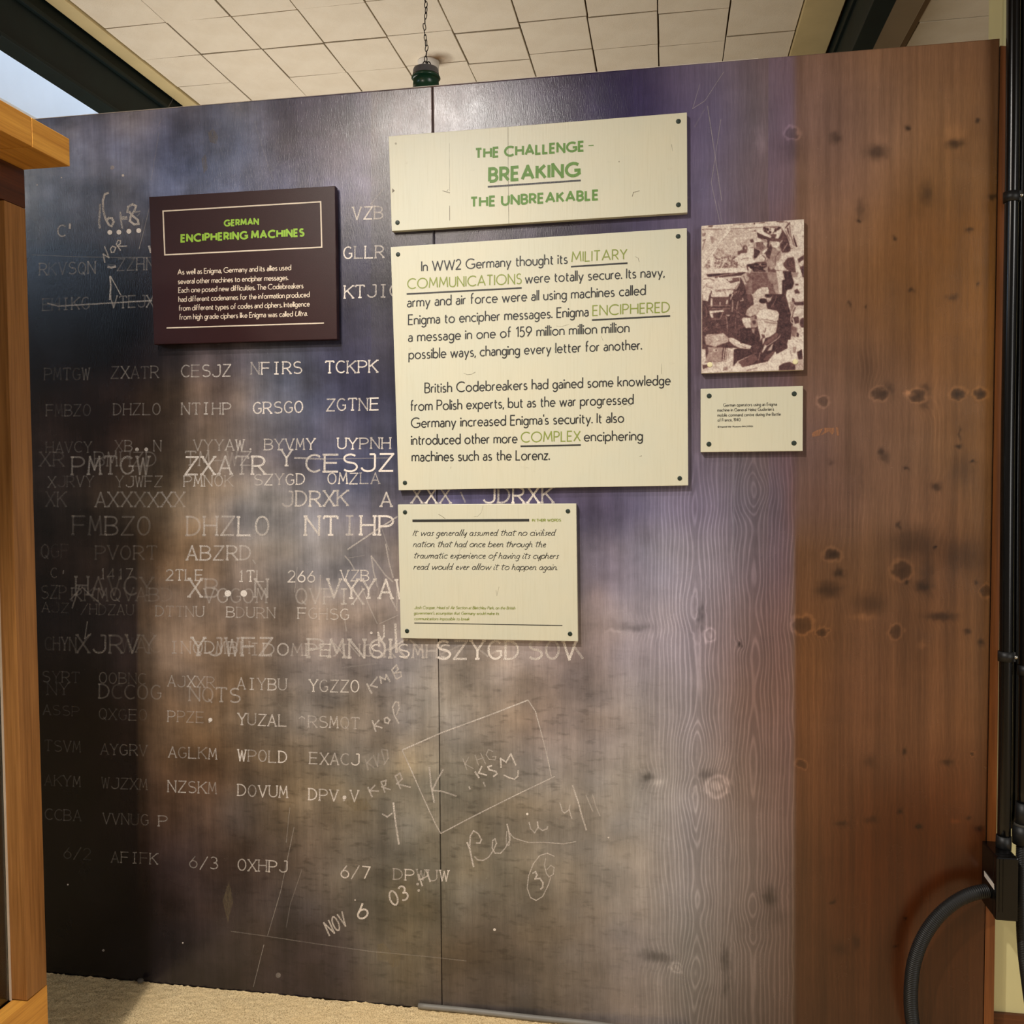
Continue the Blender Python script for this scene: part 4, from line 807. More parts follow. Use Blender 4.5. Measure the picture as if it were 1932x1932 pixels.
# quotation panel
e = panel('quotation_panel', [(750.5, 952), (1087, 950), (1090.5, 1210), (756, 1204)], TP, M_CREAM, 'small cream panel with a handwritten style quotation under a thick dark bar', 'panel')
o, s_ = (730, 930), 5.084
i1 = Ink()
for t, x0, x1, y0, y1 in (("It was generally assumed that no civilised",248,1610,410,408),("nation that had once been through the",252,1520,517,518),("traumatic experience of having its cyphers",256,1640,626,630),("read would ever allow it to happen again.",255,1630,734,738)):
    i1 = Ink(); tl(i1, o, s_, t, x0, x1, y0, y1, 55, 5.6, font=SCRIPT, shear=.33, gap=.1, space=.34, jit=.12); i1.build('script_line', -TP, M_DARK, e)
i1 = Ink(); tl(i1, o, s_, "IN THEIR WORDS", 1394, 1667, 273, 272, 22, 5.2, gap=.24, space=.4)
for t, x0, x1, y0, y1 in (("Josh Cooper, Head of Air Section at Bletchley Park, on the British",262,1228,1112,1117),("government's assumption that Germany would make its",260,1073,1165,1170),("communications impossible to break",262,790,1218,1222)): tl(i1, o, s_, t, x0, x1, y0, y1, 27, 3.6, shear=.2)
i1.build('credit_lettering', -TP, M_OLIVE, e)
i1 = Ink(); i1.line([(o[0]+245/s_, o[1]+267/s_), (o[0]+1365/s_, o[1]+262/s_)], 4.7); i1.build('thick_bar', -TP, M_DARK, e)
i1 = Ink(); i1.line([(o[0]+262/s_, o[1]+1248/s_), (o[0]+1683/s_, o[1]+1272/s_)], 1.5); i1.build('thin_bar', -TP, M_DARK, e)
i1 = Ink(); i1.line(C1([(495,205),(530,225),(560,248)], o, s_), .9, .8); i1.line(C1([(922,125),(905,190),(870,225),(830,228)], o, s_), .6, .6); i1.line(C1([(690,590),(700,540),(730,520)], o, s_), .7, .6); i1.line(C1([(1045,930),(1055,985),(1075,900)], o, s_), .7, .5); i1.build('scratch', -TP, M_CRACK, e, .0003)
caps(e, [(764.2, 966.5), (1071.5, 964.5), (768, 1190.5), (1075.5, 1196)], TP, 4.3, M_SCREW)
# brown panel
TB = .026
e = panel('title_panel', [(281, 371.5), (632, 350.5), (636, 640), (290.5, 650)], TB, M_MAROON, 'dark maroon panel on german enciphering machines with green title in a cream frame', 'panel', .0016, .004)
quadbar('mounting_block', [(300, 395), (617, 375), (622, 622), (306, 630)], -.0052, -.0004, M_BLACKM, e)
o, s_ = (260, 330), 3.864
i1 = Ink(); fr = C1([(184, 264), (1333, 196), (1341, 527), (197, 583)], o, s_)
for a, b in ((0, 1), (1, 2), (2, 3), (3, 0)):
    d = np.array(fr[b])-np.array(fr[a]); d /= np.linalg.norm(d); i1.line([np.array(fr[a])-d*1.2, np.array(fr[b])+d*1.2], 2.5)
i1.build('title_frame', -TB, M_WHITE, e)
i1 = Ink(); tl(i1, o, s_, "GERMAN", 632, 878, 372, 359, 40, 11.5, gap=.3); i1.build('title_line', -TB, M_GREENB, e)
i1 = Ink(); tl(i1, o, s_, "ENCIPHERING MACHINES", 318, 1208, 487, 444, 49, 14, gap=.3, space=.3); i1.build('title_line', -TB, M_GREENB, e)
i1 = Ink()
for t, x0, x1, y0, y1 in (("As well as Enigma, Germany and its allies used",291,1116,727,693),("several other machines to encipher messages.",294,1095,795,765),("Each one posed new difficulties. The Codebreakers",297,1206,859,825),("had different codenames for the information produced",298,1251,925,890),("from different types of codes and ciphers. Intelligence",300,1252,990,958),("from high grade ciphers like Enigma was called",303,1129,1055,1031)): i1 = Ink(); tl(i1, o, s_, t, x0, x1, y0, y1, 37, 5.4, gap=.15, space=.3); i1.build('text_line', -TB, M_WHITE, e)
i1 = Ink(); tl(i1, o, s_, "Ultra.", 1146, 1234, 1030, 1026, 37, 5.2, shear=.2); i1.build('text_line', -TB, M_WHITE, e)
i1 = Ink(); i1.line([(o[0]+210/s_, o[1]+1116/s_), (o[0]+1357/s_, o[1]+1080/s_)], 2.3); i1.build('rule_line', -TB, M_WHITE, e)
# caption panel
e = panel('caption_panel', [(1322, 733.5), (1515, 728), (1514.5, 851), (1322, 853)], TP, M_CREAM, 'small cream caption panel below the old photograph', 'panel')
o, s_ = (1300, 710), 6.0375
i1 = Ink()
for t, x0, x1, y0, y1 in (("German operators using an Enigma",390,1000,345,334),("machine in General Heinz Guderian's",324,967,402,389),("mobile command centre during the Battle",325,1042,459,447),("of France, 1940",326,585,515,511)): tl(i1, o, s_, t, x0, x1, y0, y1, 34, 4.6, gap=.2, space=.36)
tl(i1, o, s_, "@ Imperial War Museums (MH 29100)", 325, 725, 583, 578, 17, 3.2, shear=.2); i1.build('caption_lettering', -TP, M_DARK, e)
caps(e, [(1338, 747), (1498.5, 743), (1337.5, 838), (1498, 836)], TP, 4.5, M_SCREW)

# ------------------------------------------------------------------ photograph print
e = panel('photograph_panel', [(1323.3, 426), (1517, 413.5), (1516.3, 698), (1323.3, 704.3)], TP, simple('cream_edge_board', (214, 200, 180), .5), 'old sepia photograph on a panel, soldiers with caps beside radio sets', 'photograph')
RX0, RY0, RS = 1318, 408, 2
RW, RH = 204*RS, 300*RS
img = np.full((RH, RW), .80)
yy, xx = np.mgrid[0:RH, 0:RW]; gxp = RX0+xx/RS; gyp = RY0+yy/RS
def cv(p, tb): return [(1320+x/9.66, (410 if tb == 't' else 555)+y/9.66) for x, y in p]
def fill(tb, tone, *p, grain=0.):
    P = np.array(cv(p, tb)); x0, y0 = P.min(0); x1, y1 = P.max(0)
    i0, i1_ = int(max(0, (y0-RY0)*RS-1)), int(min(RH, (y1-RY0)*RS+2)); j0, j1 = int(max(0, (x0-RX0)*RS-1)), int(min(RW, (x1-RX0)*RS+2))
    if i1_ <= i0 or j1 <= j0: return
    X = gxp[i0:i1_, j0:j1]; Y = gyp[i0:i1_, j0:j1]; ins = np.zeros(X.shape, bool)
    for a in range(len(P)):
        xa, ya = P[a]; xb, yb = P[a-1]
        if ya == yb: continue
        c = ((ya > Y) != (yb > Y)) & (X < (xb-xa)*(Y-ya)/(yb-ya)+xa); ins ^= c
    img[i0:i1_, j0:j1][ins] = tone+(RNG.random(int(ins.sum()))-.5)*grain
def strk(tb, tone, wd, *p):
    P = np.array(cv(p, tb)); wd = wd/9.66/2
    for a, b in zip(P[:-1], P[1:]):
        x0, y0 = np.minimum(a, b)-wd-1; x1, y1 = np.maximum(a, b)+wd+1
        i0, i1_ = int(max(0, (y0-RY0)*RS)), int(min(RH, (y1-RY0)*RS+1)); j0, j1 = int(max(0, (x0-RX0)*RS)), int(min(RW, (x1-RX0)*RS+1))
        if i1_ <= i0 or j1 <= j0: continue
        X = gxp[i0:i1_, j0:j1]; Y = gyp[i0:i1_, j0:j1]; d = b-a; L = d@d+1e-9
        t = np.clip(((X-a[0])*d[0]+(Y-a[1])*d[1])/L, 0, 1); ds = np.hypot(X-a[0]-t*d[0], Y-a[1]-t*d[1])
        img[i0:i1_, j0:j1][ds < wd] = tone
def blob(tb, tone, x, y, r, ry=None, n=14):
    ry = ry or r; fill(tb, tone, *[(x+r*math.cos(2*math.pi*i/n), y+ry*math.sin(2*math.pi*i/n)) for i in range(n)])
f_, k_, b_ = fill, strk, blob
# -- upper half
f_('t', .76, (250,240),(880,200),(1000,400),(900,620),(640,760),(250,700), grain=.08)
for i in range(240):
    b_('t', random.uniform(.25, .8), random.uniform(280, 720), random.uniform(700, 925)+0, random.uniform(6, 20), None, 6)
for i in range(60): b_('t', random.uniform(.35, .7), random.uniform(80, 190), random.uniform(780, 920), random.uniform(6, 16), None, 6)
for i in range(50): b_('t', random.uniform(.55, .75), random.uniform(240, 900), random.uniform(560, 720), random.uniform(8, 24), None, 6)
k_('t', .86, 46, (560,200),(60,860)); k_('t', .5, 5, (590,220),(260,590),(60,840)); k_('t', .84, 60, (215,700),(230,940)); k_('t', .82, 30, (490,750),(380,930)); k_('t', .82, 22, (130,810),(40,960))
f_('t', .6, (190,350),(250,350),(245,490),(220,470)); f_('t', .86, (165,250),(240,240),(235,340),(170,340)); f_('t', .5, (40,300),(110,280),(100,330),(40,350)); k_('t', .3, 10, (95,400),(50,580)); k_('t', .3, 14, (110,400),(60,420))
f_('t', .83, (30,150),(1650,60),(1650,170),(30,215)); k_('t', .35, 9, (40,218),(470,212)); k_('t', .35, 10, (570,208),(1000,190),(1200,170),(1400,165),(1490,180)); k_('t', .4, 6, (620,135),(880,110))
f_('t', .25, (155,148),(240,142),(240,168),(155,172)); f_('t', .25, (985,88),(1010,88),(1005,130),(985,130)); f_('t', .3, (1110,85),(1190,72),(1180,100),(1110,104)); f_('t', .2, (1400,62),(1530,50),(1525,75),(1400,85)); k_('t', .4, 8, (1020,100),(1120,100))
# foliage top right
f_('t', .3, (1160,190),(1490,170),(1640,420),(1620,640),(1500,640),(1420,440),(1250,430),(1150,250))
for i in range(60): b_('t', random.choice((.15, .2, .7, .8)), random.uniform(1160, 1480), random.uniform(190, 300), random.uniform(8, 26), None, 6)
f_('t', .84, (1330,300),(1490,190),(1495,270),(1430,390),(1370,380),(1400,310)); f_('t', .82, (1290,190),(1370,190),(1350,270),(1300,250)); f_('t', .2, (1430,230),(1380,200),(1450,180))
f_('t', .22, (1480,480),(1560,320),(1660,560),(1650,620),(1520,640)); k_('t', .7, 12, (1520,600),(1600,470)); k_('t', .75, 16, (1440,500),(1500,420))
f_('t', .84, (1650,70),(1900,40),(1905,560),(1700,600),(1720,540),(1780,530),(1690,290),(1660,200)); f_('t', .18, (1675,290),(1700,290),(1780,530),(1745,550),(1685,420)); f_('t', .45, (1880,320),(1895,350),(1870,360))
k_('t', .2, 18, (1640,100),(1560,190)); k_('t', .3, 26, (1600,200),(1680,560)); k_('t', .8, 60, (1660,160),(1680,420),(1740,600)); k_('t', .78, 46, (1500,170),(1610,330),(1680,540)); k_('t', .35, 10, (1450,95),(1570,80),(1650,130)); k_('t', .3, 10, (1560,240),(1640,420)); k_('t',.25,10,(1640,160),(1660,330),(1720,520))
# big officer: body
f_('t', .60, (900,480),(1000,440),(1300,440),(1480,560),(1480,760),(1380,820),(1400,1000),(1430,1260),(1440,1449),(880,1449),(820,1320),(850,1000),(900,900),(870,760),(840,640))
f_('t', .42, (860,1000),(1240,1000),(1300,1100),(1400,1449),(850,1449),(820,1300)); f_('t', .55, (1230,980),(1380,980),(1430,1240),(1300,1200),(1240,1100)); f_('t',.35,(960,1100),(985,1100),(985,1449),(960,1449)); f_('t', .5, (880,1150),(960,1130),(955,1449),(870,1449))
f_('t', .84, (870,540),(960,500),(1000,560),(960,760),(900,740),(840,640)); f_('t', .2, (990,560),(1060,590),(1110,620),(1030,740),(985,740)); f_('t', .22, (1250,560),(1300,480),(1320,560),(1270,760),(1160,670)); f_('t', .2, (1230,380),(1270,380),(1260,560),(1225,540)); f_('t', .84, (1290,460),(1450,440),(1460,520),(1390,560),(1310,520))
f_('t', .85, (1140,620),(1220,560),(1230,600),(1150,680)); f_('t', .80, (1080,680),(1200,660),(1220,760),(1180,830),(1010,820),(1000,770)); k_('t', .25, 12, (1140,690),(1200,740),(1180,830))
k_('t', .4, 8, (920,550),(1000,545)); k_('t', .3, 8, (1320,550),(1400,570)); k_('t', .25, 10, (1480,600),(1380,720),(1380,880)); k_('t', .75, 40, (1400,560),(1460,600))
# face and cap
f_('t', .84, (985,380),(1100,360),(1100,450),(1040,450),(1020,540),(990,480)); f_('t', .45, (1030,460),(1150,450),(1200,520),(1130,600),(1040,570),(1020,520)); f_('t', .8, (1160,450),(1240,460),(1210,540),(1150,520)); k_('t', .2, 10, (1020,465),(1090,455)); k_('t', .25, 8, (1140,470),(1190,540))
f_('t', .22, (1040,270),(1230,340),(1300,350),(1300,400),(1220,410),(1120,385),(1060,370)); f_('t', .86, (1030,230),(1130,235),(1260,310),(1310,340),(1290,378),(1170,330),(1060,280)); k_('t', .86, 22, (1050,375),(1120,400),(1215,412)); f_('t', .4, (985,235),(1020,225),(1020,260),(1000,260)); f_('t', .86, (975,390),(1010,370),(1060,420),(1090,440),(1000,440)); k_('t', .25, 8, (1110,385),(1160,410),(1215,430)); f_('t', .28, (915,410),(965,390),(985,450),(930,460)); f_('t', .82, (900,470),(990,450),(990,520),(900,530))
# man behind
b_('t', .7, 820, 480, 48, 44); b_('t', .3, 825, 560, 46, 52); b_('t', .7, 835, 555, 20, 26); f_('t', .35, (690,620),(780,590),(860,590),(860,640),(700,700)); k_('t', .3, 8, (740,470),(770,540))
# hands and binoculars
f_('t', .83, (640,740),(760,650),(880,640),(920,720),(830,780),(790,860),(850,930),(760,960),(690,920),(700,830)); f_('t', .85, (790,800),(860,740),(960,740),(1010,800),(1000,840),(900,850),(860,900),(820,880)); k_('t', .35, 8, (750,770),(830,745),(890,740)); k_('t', .45, 6, (700,850),(780,920),(850,900)); k_('t', .35, 6, (790,830),(810,900))
f_('t', .16, (860,860),(960,840),(1010,830),(1220,830),(1220,900),(1150,930),(1210,990),(980,990),(950,930),(900,940)); k_('t', .75, 8, (990,885),(1060,890),(1100,860),(1130,885),(1200,880)); k_('t', .65, 6, (990,965),(1060,955),(1100,970),(1200,950)); f_('t', .3, (1010,820),(1200,800),(1200,850),(1020,850)); b_('t', .8, 1100, 860, 14, 18); f_('t', .8, (850,920),(900,900),(950,960),(910,1030),(880,980)); k_('t', .2, 20, (860,880),(880,960))
f_('t', .35, (1240,880),(1300,960),(1380,900),(1390,1000),(1240,990))
# bench / rail
f_('t', .86, (40,950),(700,915),(740,960),(870,965),(860,1000),(40,1030)); f_('t', .17, (120,1035),(860,995),(740,1060),(150,1090)); k_('t', .7, 12, (160,1095),(470,1045),(690,1010)); f_('t', .24, (280,1080),(780,1010),(770,1060),(480,1100),(280,1150)); k_('t', .85, 24, (340,1090),(290,1190))
f_('t', .82, (40,1060),(280,1100),(740,1060),(740,1180),(650,1310),(250,1320),(200,1449),(40,1449)); f_('t', .35, (480,1130),(720,1090),(720,1160),(560,1200)); f_('t', .8, (500,1080),(580,1080),(600,1150),(520,1160)); k_('t', .4, 8, (60,1290),(130,1200),(120,1260),(230,1290)); k_('t', .3, 7, (60,1130),(180,1110),(280,1160)); k_('t',.3,8,(280,1330),(640,1310),(720,1190))
f_('t', .22, (740,1080),(820,1230),(860,1449),(560,1449),(600,1320),(670,1310),(730,1200)); f_('t', .7, (750,1060),(830,1010),(900,1100),(860,1220),(800,1200)); k_('t', .3, 10, (800,1070),(850,1200),(890,1150)); k_('t', .82, 14, (610,1320),(560,1449)); k_('t', .2, 18, (215,1350),(180,1449)); f_('t', .8, (240,1340),(500,1330),(560,1340),(530,1449),(230,1449)); k_('t', .35, 8, (290,1350),(440,1340),(480,1400),(300,1400))
for i in range(30): b_('t', random.choice((.5, .7)), random.uniform(600, 800), random.uniform(1330, 1449), random.uniform(4, 12), None, 5)
# right side, arm and post
f_('t', .80, (1450,760),(1540,680),(1680,590),(1700,690),(1590,740),(1530,810),(1470,800)); f_('t', .27, (1530,830),(1600,740),(1720,720),(1750,1000),(1680,1000),(1570,940),(1520,870)); f_('t', .83, (1700,600),(1900,560),(1905,680),(1780,750),(1720,700)); f_('t', .25, (1780,760),(1900,680),(1905,1100),(1800,900)); f_('t', .75, (1800,830),(1900,760),(1890,880),(1830,900))
f_('t', .84, (1410,810),(1460,820),(1585,945),(1580,965),(1390,965),(1360,930)); k_('t', .3, 6, (1380,970),(1580,965)); f_('t', .82, (1390,975),(1510,965),(1500,1100),(1440,1120)); f_('t', .82, (1430,1130),(1550,1140),(1545,1165),(1430,1160)); f_('t', .82, (1440,1180),(1480,1180),(1480,1270),(1440,1280)); f_('t', .8, (1440,1320),(1495,1300),(1500,1449),(1440,1449)); f_('t', .17, (1510,980),(1660,980),(1720,1200),(1680,1300),(1590,1320),(1570,1449),(1500,1449),(1500,1150),(1550,1130))
k_('t', .85, 62, (1720,640),(1790,900),(1850,1130),(1870,1449)); f_('t', .82, (1720,1150),(1900,1120),(1905,1449),(1570,1449),(1580,1340),(1700,1290),(1780,1230),(1720,1220)); f_('t', .3, (1720,1330),(1780,1300),(1830,1380),(1740,1390)); f_('t', .55, (1670,1020),(1800,1000),(1780,1080),(1700,1090)); f_('t', .3, (1740,1210),(1800,1210),(1790,1240),(1740,1240)); f_('t', .2, (1850,960),(1905,900),(1905,1100),(1870,1080))
# cap at the bottom of the upper half
f_('t', .82, (950,1449),(970,1400),(1050,1310),(1130,1275),(1240,1275),(1260,1330),(1260,1449)); k_('t', .5, 5, (1130,1280),(1140,1400),(1100,1449)); f_('t', .25, (1190,1400),(1280,1400),(1290,1449),(1180,1449))
# -- lower half
f_('b', .24, (40,0),(620,0),(640,980),(40,1000)); f_('b', .23, (600,0),(960,0),(1000,300),(1100,800),(1130,960),(640,980)); f_('b', .2, (1200,0),(1560,0),(1700,500),(1640,900),(1400,1090),(1250,700)); f_('b', .36, (860,0),(960,0),(960,160),(880,130)); f_('b', .3, (700,560),(820,580),(800,640),(740,680),(720,760))
f_('b', .82, (50,0),(180,0),(150,130),(50,110)); f_('b', .8, (200,0),(540,0),(520,48),(210,52)); f_('b', .3, (250,70),(530,60),(530,190),(250,200)); k_('b', .75, 40, (215,90),(215,210)); k_('b', .7, 16, (370,140),(370,200)); k_('b', .75, 30, (500,110),(490,170)); k_('b', .8, 22, (600,0),(560,90)); k_('b', .65, 10, (150,212),(550,205)); k_('b', .65, 9, (160,266),(550,262)); f_('b', .84, (170,300),(440,285),(440,320),(180,345)); f_('b', .8, (175,345),(240,350),(250,430),(210,430)); k_('b', .75, 9, (420,330),(370,450),(220,450)); f_('b', .45, (380,250),(460,280),(440,310)); f_('b', .75, (480,370),(550,375),(540,400),(490,395))
k_('b', .8, 12, (700,130),(670,270)); k_('b', .75, 18, (740,120),(790,110),(780,70)); k_('b', .7, 16, (600,110),(600,200),(590,320)); k_('b', .6, 7, (620,270),(790,390)); b_('b', .55, 695, 400, 22); b_('b', .2, 695, 400, 12); b_('b', .6, 700, 325, 12); k_('b', .65, 12, (480,410),(500,520),(505,680)); k_('b', .55, 6, (230,585),(330,605),(450,585)); b_('b', .55, 325, 550, 24); b_('b', .2, 328, 552, 12); k_('b', .6, 7, (80,430),(130,400)); k_('b', .65, 7, (70,600),(130,650)); k_('b', .65, 7, (120,600),(70,660)); k_('b', .5, 6, (680,680),(670,760)); k_('b', .5, 10, (90,200),(130,300),(120,400)); k_('b',.6,8,(655,430),(640,700))
for i in range(40): b_('b', random.choice((.15, .5, .65)), random.uniform(560, 720), random.uniform(60, 760), random.uniform(3, 9), None, 5)
f_('b', .72, (90,780),(130,730),(350,720),(430,705),(520,790),(520,870),(340,930),(300,960),(230,950),(110,910)); k_('b', .4, 7, (120,770),(330,725)); k_('b', .45, 6, (150,790),(220,860),(180,900)); k_('b', .45, 6, (300,850),(400,845)); k_('b', .45, 6, (110,800),(130,900),(270,960),(450,890))
f_('b', .82, (520,800),(560,785),(620,800),(720,860),(800,890),(910,900),(945,950),(910,990),(850,970),(820,960),(800,985),(720,975),(620,930),(540,860)); k_('b', .4, 7, (640,930),(720,920),(820,965)); k_('b', .35, 8, (740,880),(760,900))
f_('b', .58, (140,960),(420,970),(410,1210),(90,1240),(150,1060)); f_('b', .25, (100,960),(140,950),(160,1060),(110,1180)); b_('b', .8, 290, 1020, 44, 34); b_('b', .3, 300, 1018, 16, 14); k_('b', .72, 5, (190,1070),(240,1068)); k_('b', .72, 5, (190,1110),(240,1108)); k_('b', .72, 5, (190,1145),(240,1143))
f_('b', .2, (420,960),(500,980),(480,1230),(400,1220)); k_('b', .82, 18, (450,980),(425,1220)); k_('b', .82, 18, (485,985),(460,1220)); f_('b', .8, (500,980),(620,975),(600,1310),(500,1300)); k_('b', .3, 8, (560,990),(600,990)); k_('b', .4, 6, (530,1060),(515,1160)); f_('b', .8, (50,1020),(100,1000),(90,1200),(50,1270)); f_('b', .26, (50,1290),(150,1280),(160,1320),(60,1370)); k_('b', .75, 14, (90,1255),(480,1260)); k_('b', .3, 8, (90,1240),(400,1222))
f_('b', .19, (730,640),(820,610),(1060,620),(1100,760),(1140,960),(1050,1060),(700,1210),(610,1310),(620,1010),(700,980),(910,1000),(950,940),(740,880),(720,760)); f_('b', .26, (950,930),(1140,930),(1130,1040),(1000,1080))
f_('b', .2, (1130,800),(1400,690),(1480,740),(1600,860),(1600,980),(1400,1090),(1390,1040),(1250,1220),(770,1330),(700,1230),(1050,1060)); f_('b', .34, (700,1230),(1000,1090),(1060,1180),(960,1270),(780,1325)); f_('b', .36, (1180,1150),(1340,1030),(1370,1040),(1260,1190),(1160,1200)); k_('b', .78, 14, (1470,740),(1430,800),(1320,880),(1180,970)); f_('b', .38, (1160,900),(1400,700),(1440,720),(1400,800),(1180,940)); f_('b', .8, (1130,1060),(1180,920),(1240,930),(1150,1060)); f_('b', .75, (1230,1030),(1280,960),(1340,890),(1310,1020)); k_('b', .7, 12, (1100,1060),(1070,1200)); k_('b', .65, 10, (1110,770),(1100,850)); f_('b', .78, (1140,800),(1200,790),(1170,870),(1140,930)); k_('b', .15, 16, (1240,960),(1090,1180))
# heads
f_('b', .82, (760,455),(800,420),(930,430),(940,610),(840,615),(800,560)); f_('b', .6, (930,420),(1030,390),(1060,560),(1030,600),(950,610),(920,560)); f_('b', .25, (960,480),(1010,470),(1030,520),(990,560),(960,520)); f_('b', .25, (1000,390),(1040,400),(1040,450),(1000,450)); f_('b', .55, (940,620),(1010,620),(990,720),(960,700)); k_('b', .8, 10, (1000,600),(1040,580))
f_('b', .72, (835,370),(860,280),(950,200),(1080,170),(1190,175),(1225,220),(1230,280),(1080,345),(930,410),(860,395)); k_('b', .5, 5, (1090,180),(1090,330)); k_('b', .45, 7, (850,390),(930,410),(1070,350)); f_('b', .6, (850,330),(900,340),(880,380),(840,370))
f_('b', .8, (1060,460),(1130,440),(1420,500),(1390,690),(1290,770),(1190,800),(1120,740),(1080,620)); f_('b', .86, (1030,400),(1090,290),(1240,265),(1410,300),(1445,350),(1430,470),(1390,495),(1130,440),(1060,440)); k_('b', .4, 9, (1130,450),(1250,465),(1390,505)); k_('b', .55, 22, (1180,500),(1280,520),(1390,530)); k_('b', .3, 10, (1200,620),(1185,690)); f_('b', .3, (1120,730),(1180,740),(1190,790),(1150,800)); k_('b', .6, 10, (1150,640),(1180,700))
f_('b', .75, (940,0),(1160,0),(1170,60),(1080,100),(970,50)); f_('b', .2, (1180,20),(1290,10),(1270,50)); b_('b', .15, 1150, 120, 70, 50); k_('b', .75, 14, (1070,100),(1110,60),(1160,70)); f_('b', .7, (1200,60),(1290,60),(1330,20),(1290,120),(1240,150)); k_('b', .6, 8, (1400,30),(1380,110),(1300,240)); k_('b', .7, 5, (1340,160),(1350,240)); k_('b', .4, 8, (960,50),(980,100))
# right edge
f_('b', .82, (1570,0),(1905,0),(1905,120),(1780,140),(1700,120),(1610,130)); f_('b', .28, (1680,60),(1720,80),(1740,170),(1690,180)); f_('b', .25, (1700,150),(1905,130),(1905,200),(1740,200)); f_('b', .6, (1640,140),(1720,140),(1710,310),(1650,310)); k_('b', .8, 16, (1720,300),(1660,400),(1660,500),(1720,550)); k_('b', .25, 14, (1740,240),(1700,340),(1690,420)); f_('b', .8, (1740,250),(1905,190),(1905,420),(1830,470),(1790,380)); b_('b', .25, 1880, 520, 60, 90); f_('b', .25, (1700,420),(1800,400),(1810,520),(1740,540)); k_('b', .7, 12, (1760,560),(1800,640)); f_('b', .45, (1660,560),(1780,620),(1740,780),(1680,760)); f_('b', .8, (1790,640),(1905,620),(1905,980),(1790,860)); f_('b', .2, (1770,690),(1810,720),(1800,780),(1760,770))
f_('b', .85, (1610,830),(1700,820),(1760,780),(1905,760),(1905,1180),(1750,1200),(1640,1230),(1560,1250),(1440,1310),(1430,1380),(570,1400),(560,1330),(740,1270),(770,1335),(1240,1225),(1380,1040),(1400,1095),(1600,985),(1590,900)); f_('b', .6, (1700,960),(1760,960),(1740,1080),(1700,1060)); k_('b', .6, 14, (1650,1030),(1680,1160)); k_('b', .45, 8, (1740,850),(1780,860)); f_('b', .2, (1770,1060),(1860,1000),(1880,1180),(1800,1190)); k_('b', .55, 16, (860,1390),(1050,1340)); f_('b', .24, (1450,1390),(1440,1310),(1520,1260),(1640,1230),(1740,1290),(1740,1380)); f_('b', .72, (1740,1230),(1905,1180),(1905,1370),(1740,1380))
f_('b', .84, (50,1430),(100,1360),(180,1340),(260,1380),(290,1430)); f_('b', .82, (280,1380),(420,1310),(560,1290),(590,1400),(290,1430)); f_('b', .55, (430,1330),(500,1310),(520,1370),(420,1400)); b_('b', .72, 280, 1330, 38, 38)
for _ in range(2):
    pad = np.pad(img, 1, mode='edge'); img = sum(pad[a:a+RH, b:b+RW]*w0 for a, b, w0 in [(i, j, (2-abs(i-1))*(2-abs(j-1))/16) for i in range(3) for j in range(3)])
def blur(a, n):
    for _ in range(n):
        p = np.pad(a, 1, mode='edge'); a = (p[:-2, 1:-1]+p[2:, 1:-1]+p[1:-1, :-2]+p[1:-1, 2:]+2*p[1:-1, 1:-1])/6
    return a
def fld(n, amp):     # cloudy tone, as folds and foliage in the old print
    a = blur(RNG.random(img.shape), n); return (a-a.mean())/a.std()*amp
wide = blur(img, 26); edge = np.abs(img-blur(img, 5))
img = .88*blur(img, 1)+.12*wide+fld(2, .018)+fld(14, .025)+fld(60, .02)
img += (img > .62)*(fld(7, .03)-.02)+(img < .34)*np.abs(fld(5, .04))-edge*.35*(img > .5)
img += (RNG.random(img.shape)-.5)*.03
nu, nv = 236, 348
cor = np.array([(1323.6, 426.4), (1516.8, 414), (1516.1, 697.6), (1323.6, 703.9)])
U, W_ = np.meshgrid(np.linspace(0, 1, nu), np.linspace(0, 1, nv))
PX = (cor[0][None, None]*((1-U)*(1-W_))[..., None]+cor[1]*(U*(1-W_))[..., None]+cor[2]*(U*W_)[..., None]+cor[3]*((1-U)*W_)[..., None]).reshape(-1, 2)
ii = np.clip(((PX[:, 1]-RY0)*RS).astype(int), 0, RH-1); jj = np.clip(((PX[:, 0]-RX0)*RS).astype(int), 0, RW-1)
tone = np.clip(img[ii, jj], 0, 1)[:, None]
t3 = [np.array(c, float) for c in ((46, 24, 28), (112, 78, 74), (178, 154, 142), (232, 220, 204))]
st = np.array([.12, .38, .64, .88])
cc = np.stack([np.interp(tone[:, 0], st, [t[i] for t in t3]) for i in range(3)], -1)
VV = unY(PX, -TP-.0005); idx = np.arange(nu*nv).reshape(nv, nu)
FF = np.stack([idx[:-1, :-1], idx[1:, :-1], idx[1:, 1:], idx[:-1, 1:]], -1).reshape(-1, 4)
pm = NT('sepia_print'); pm.l(pm.n('ShaderNodeAttribute', attribute_name='Col').outputs[0], pm.b.inputs['Base Color']); pm.b.inputs['Roughness'].default_value = .42
pp = mesh('sepia_photograph', VV, FF, pm.m, e)
a = pp.data.color_attributes.new('Col', 'FLOAT_COLOR', 'POINT'); fc = np.ones((len(VV), 4), np.float32); fc[:, :3] = lin(cc); a.data.foreach_set('color', fc.ravel())
caps(e, [(1339.3, 688), (1500.5, 682.5)], TP+.0005, 4.8, M_SCREWC)

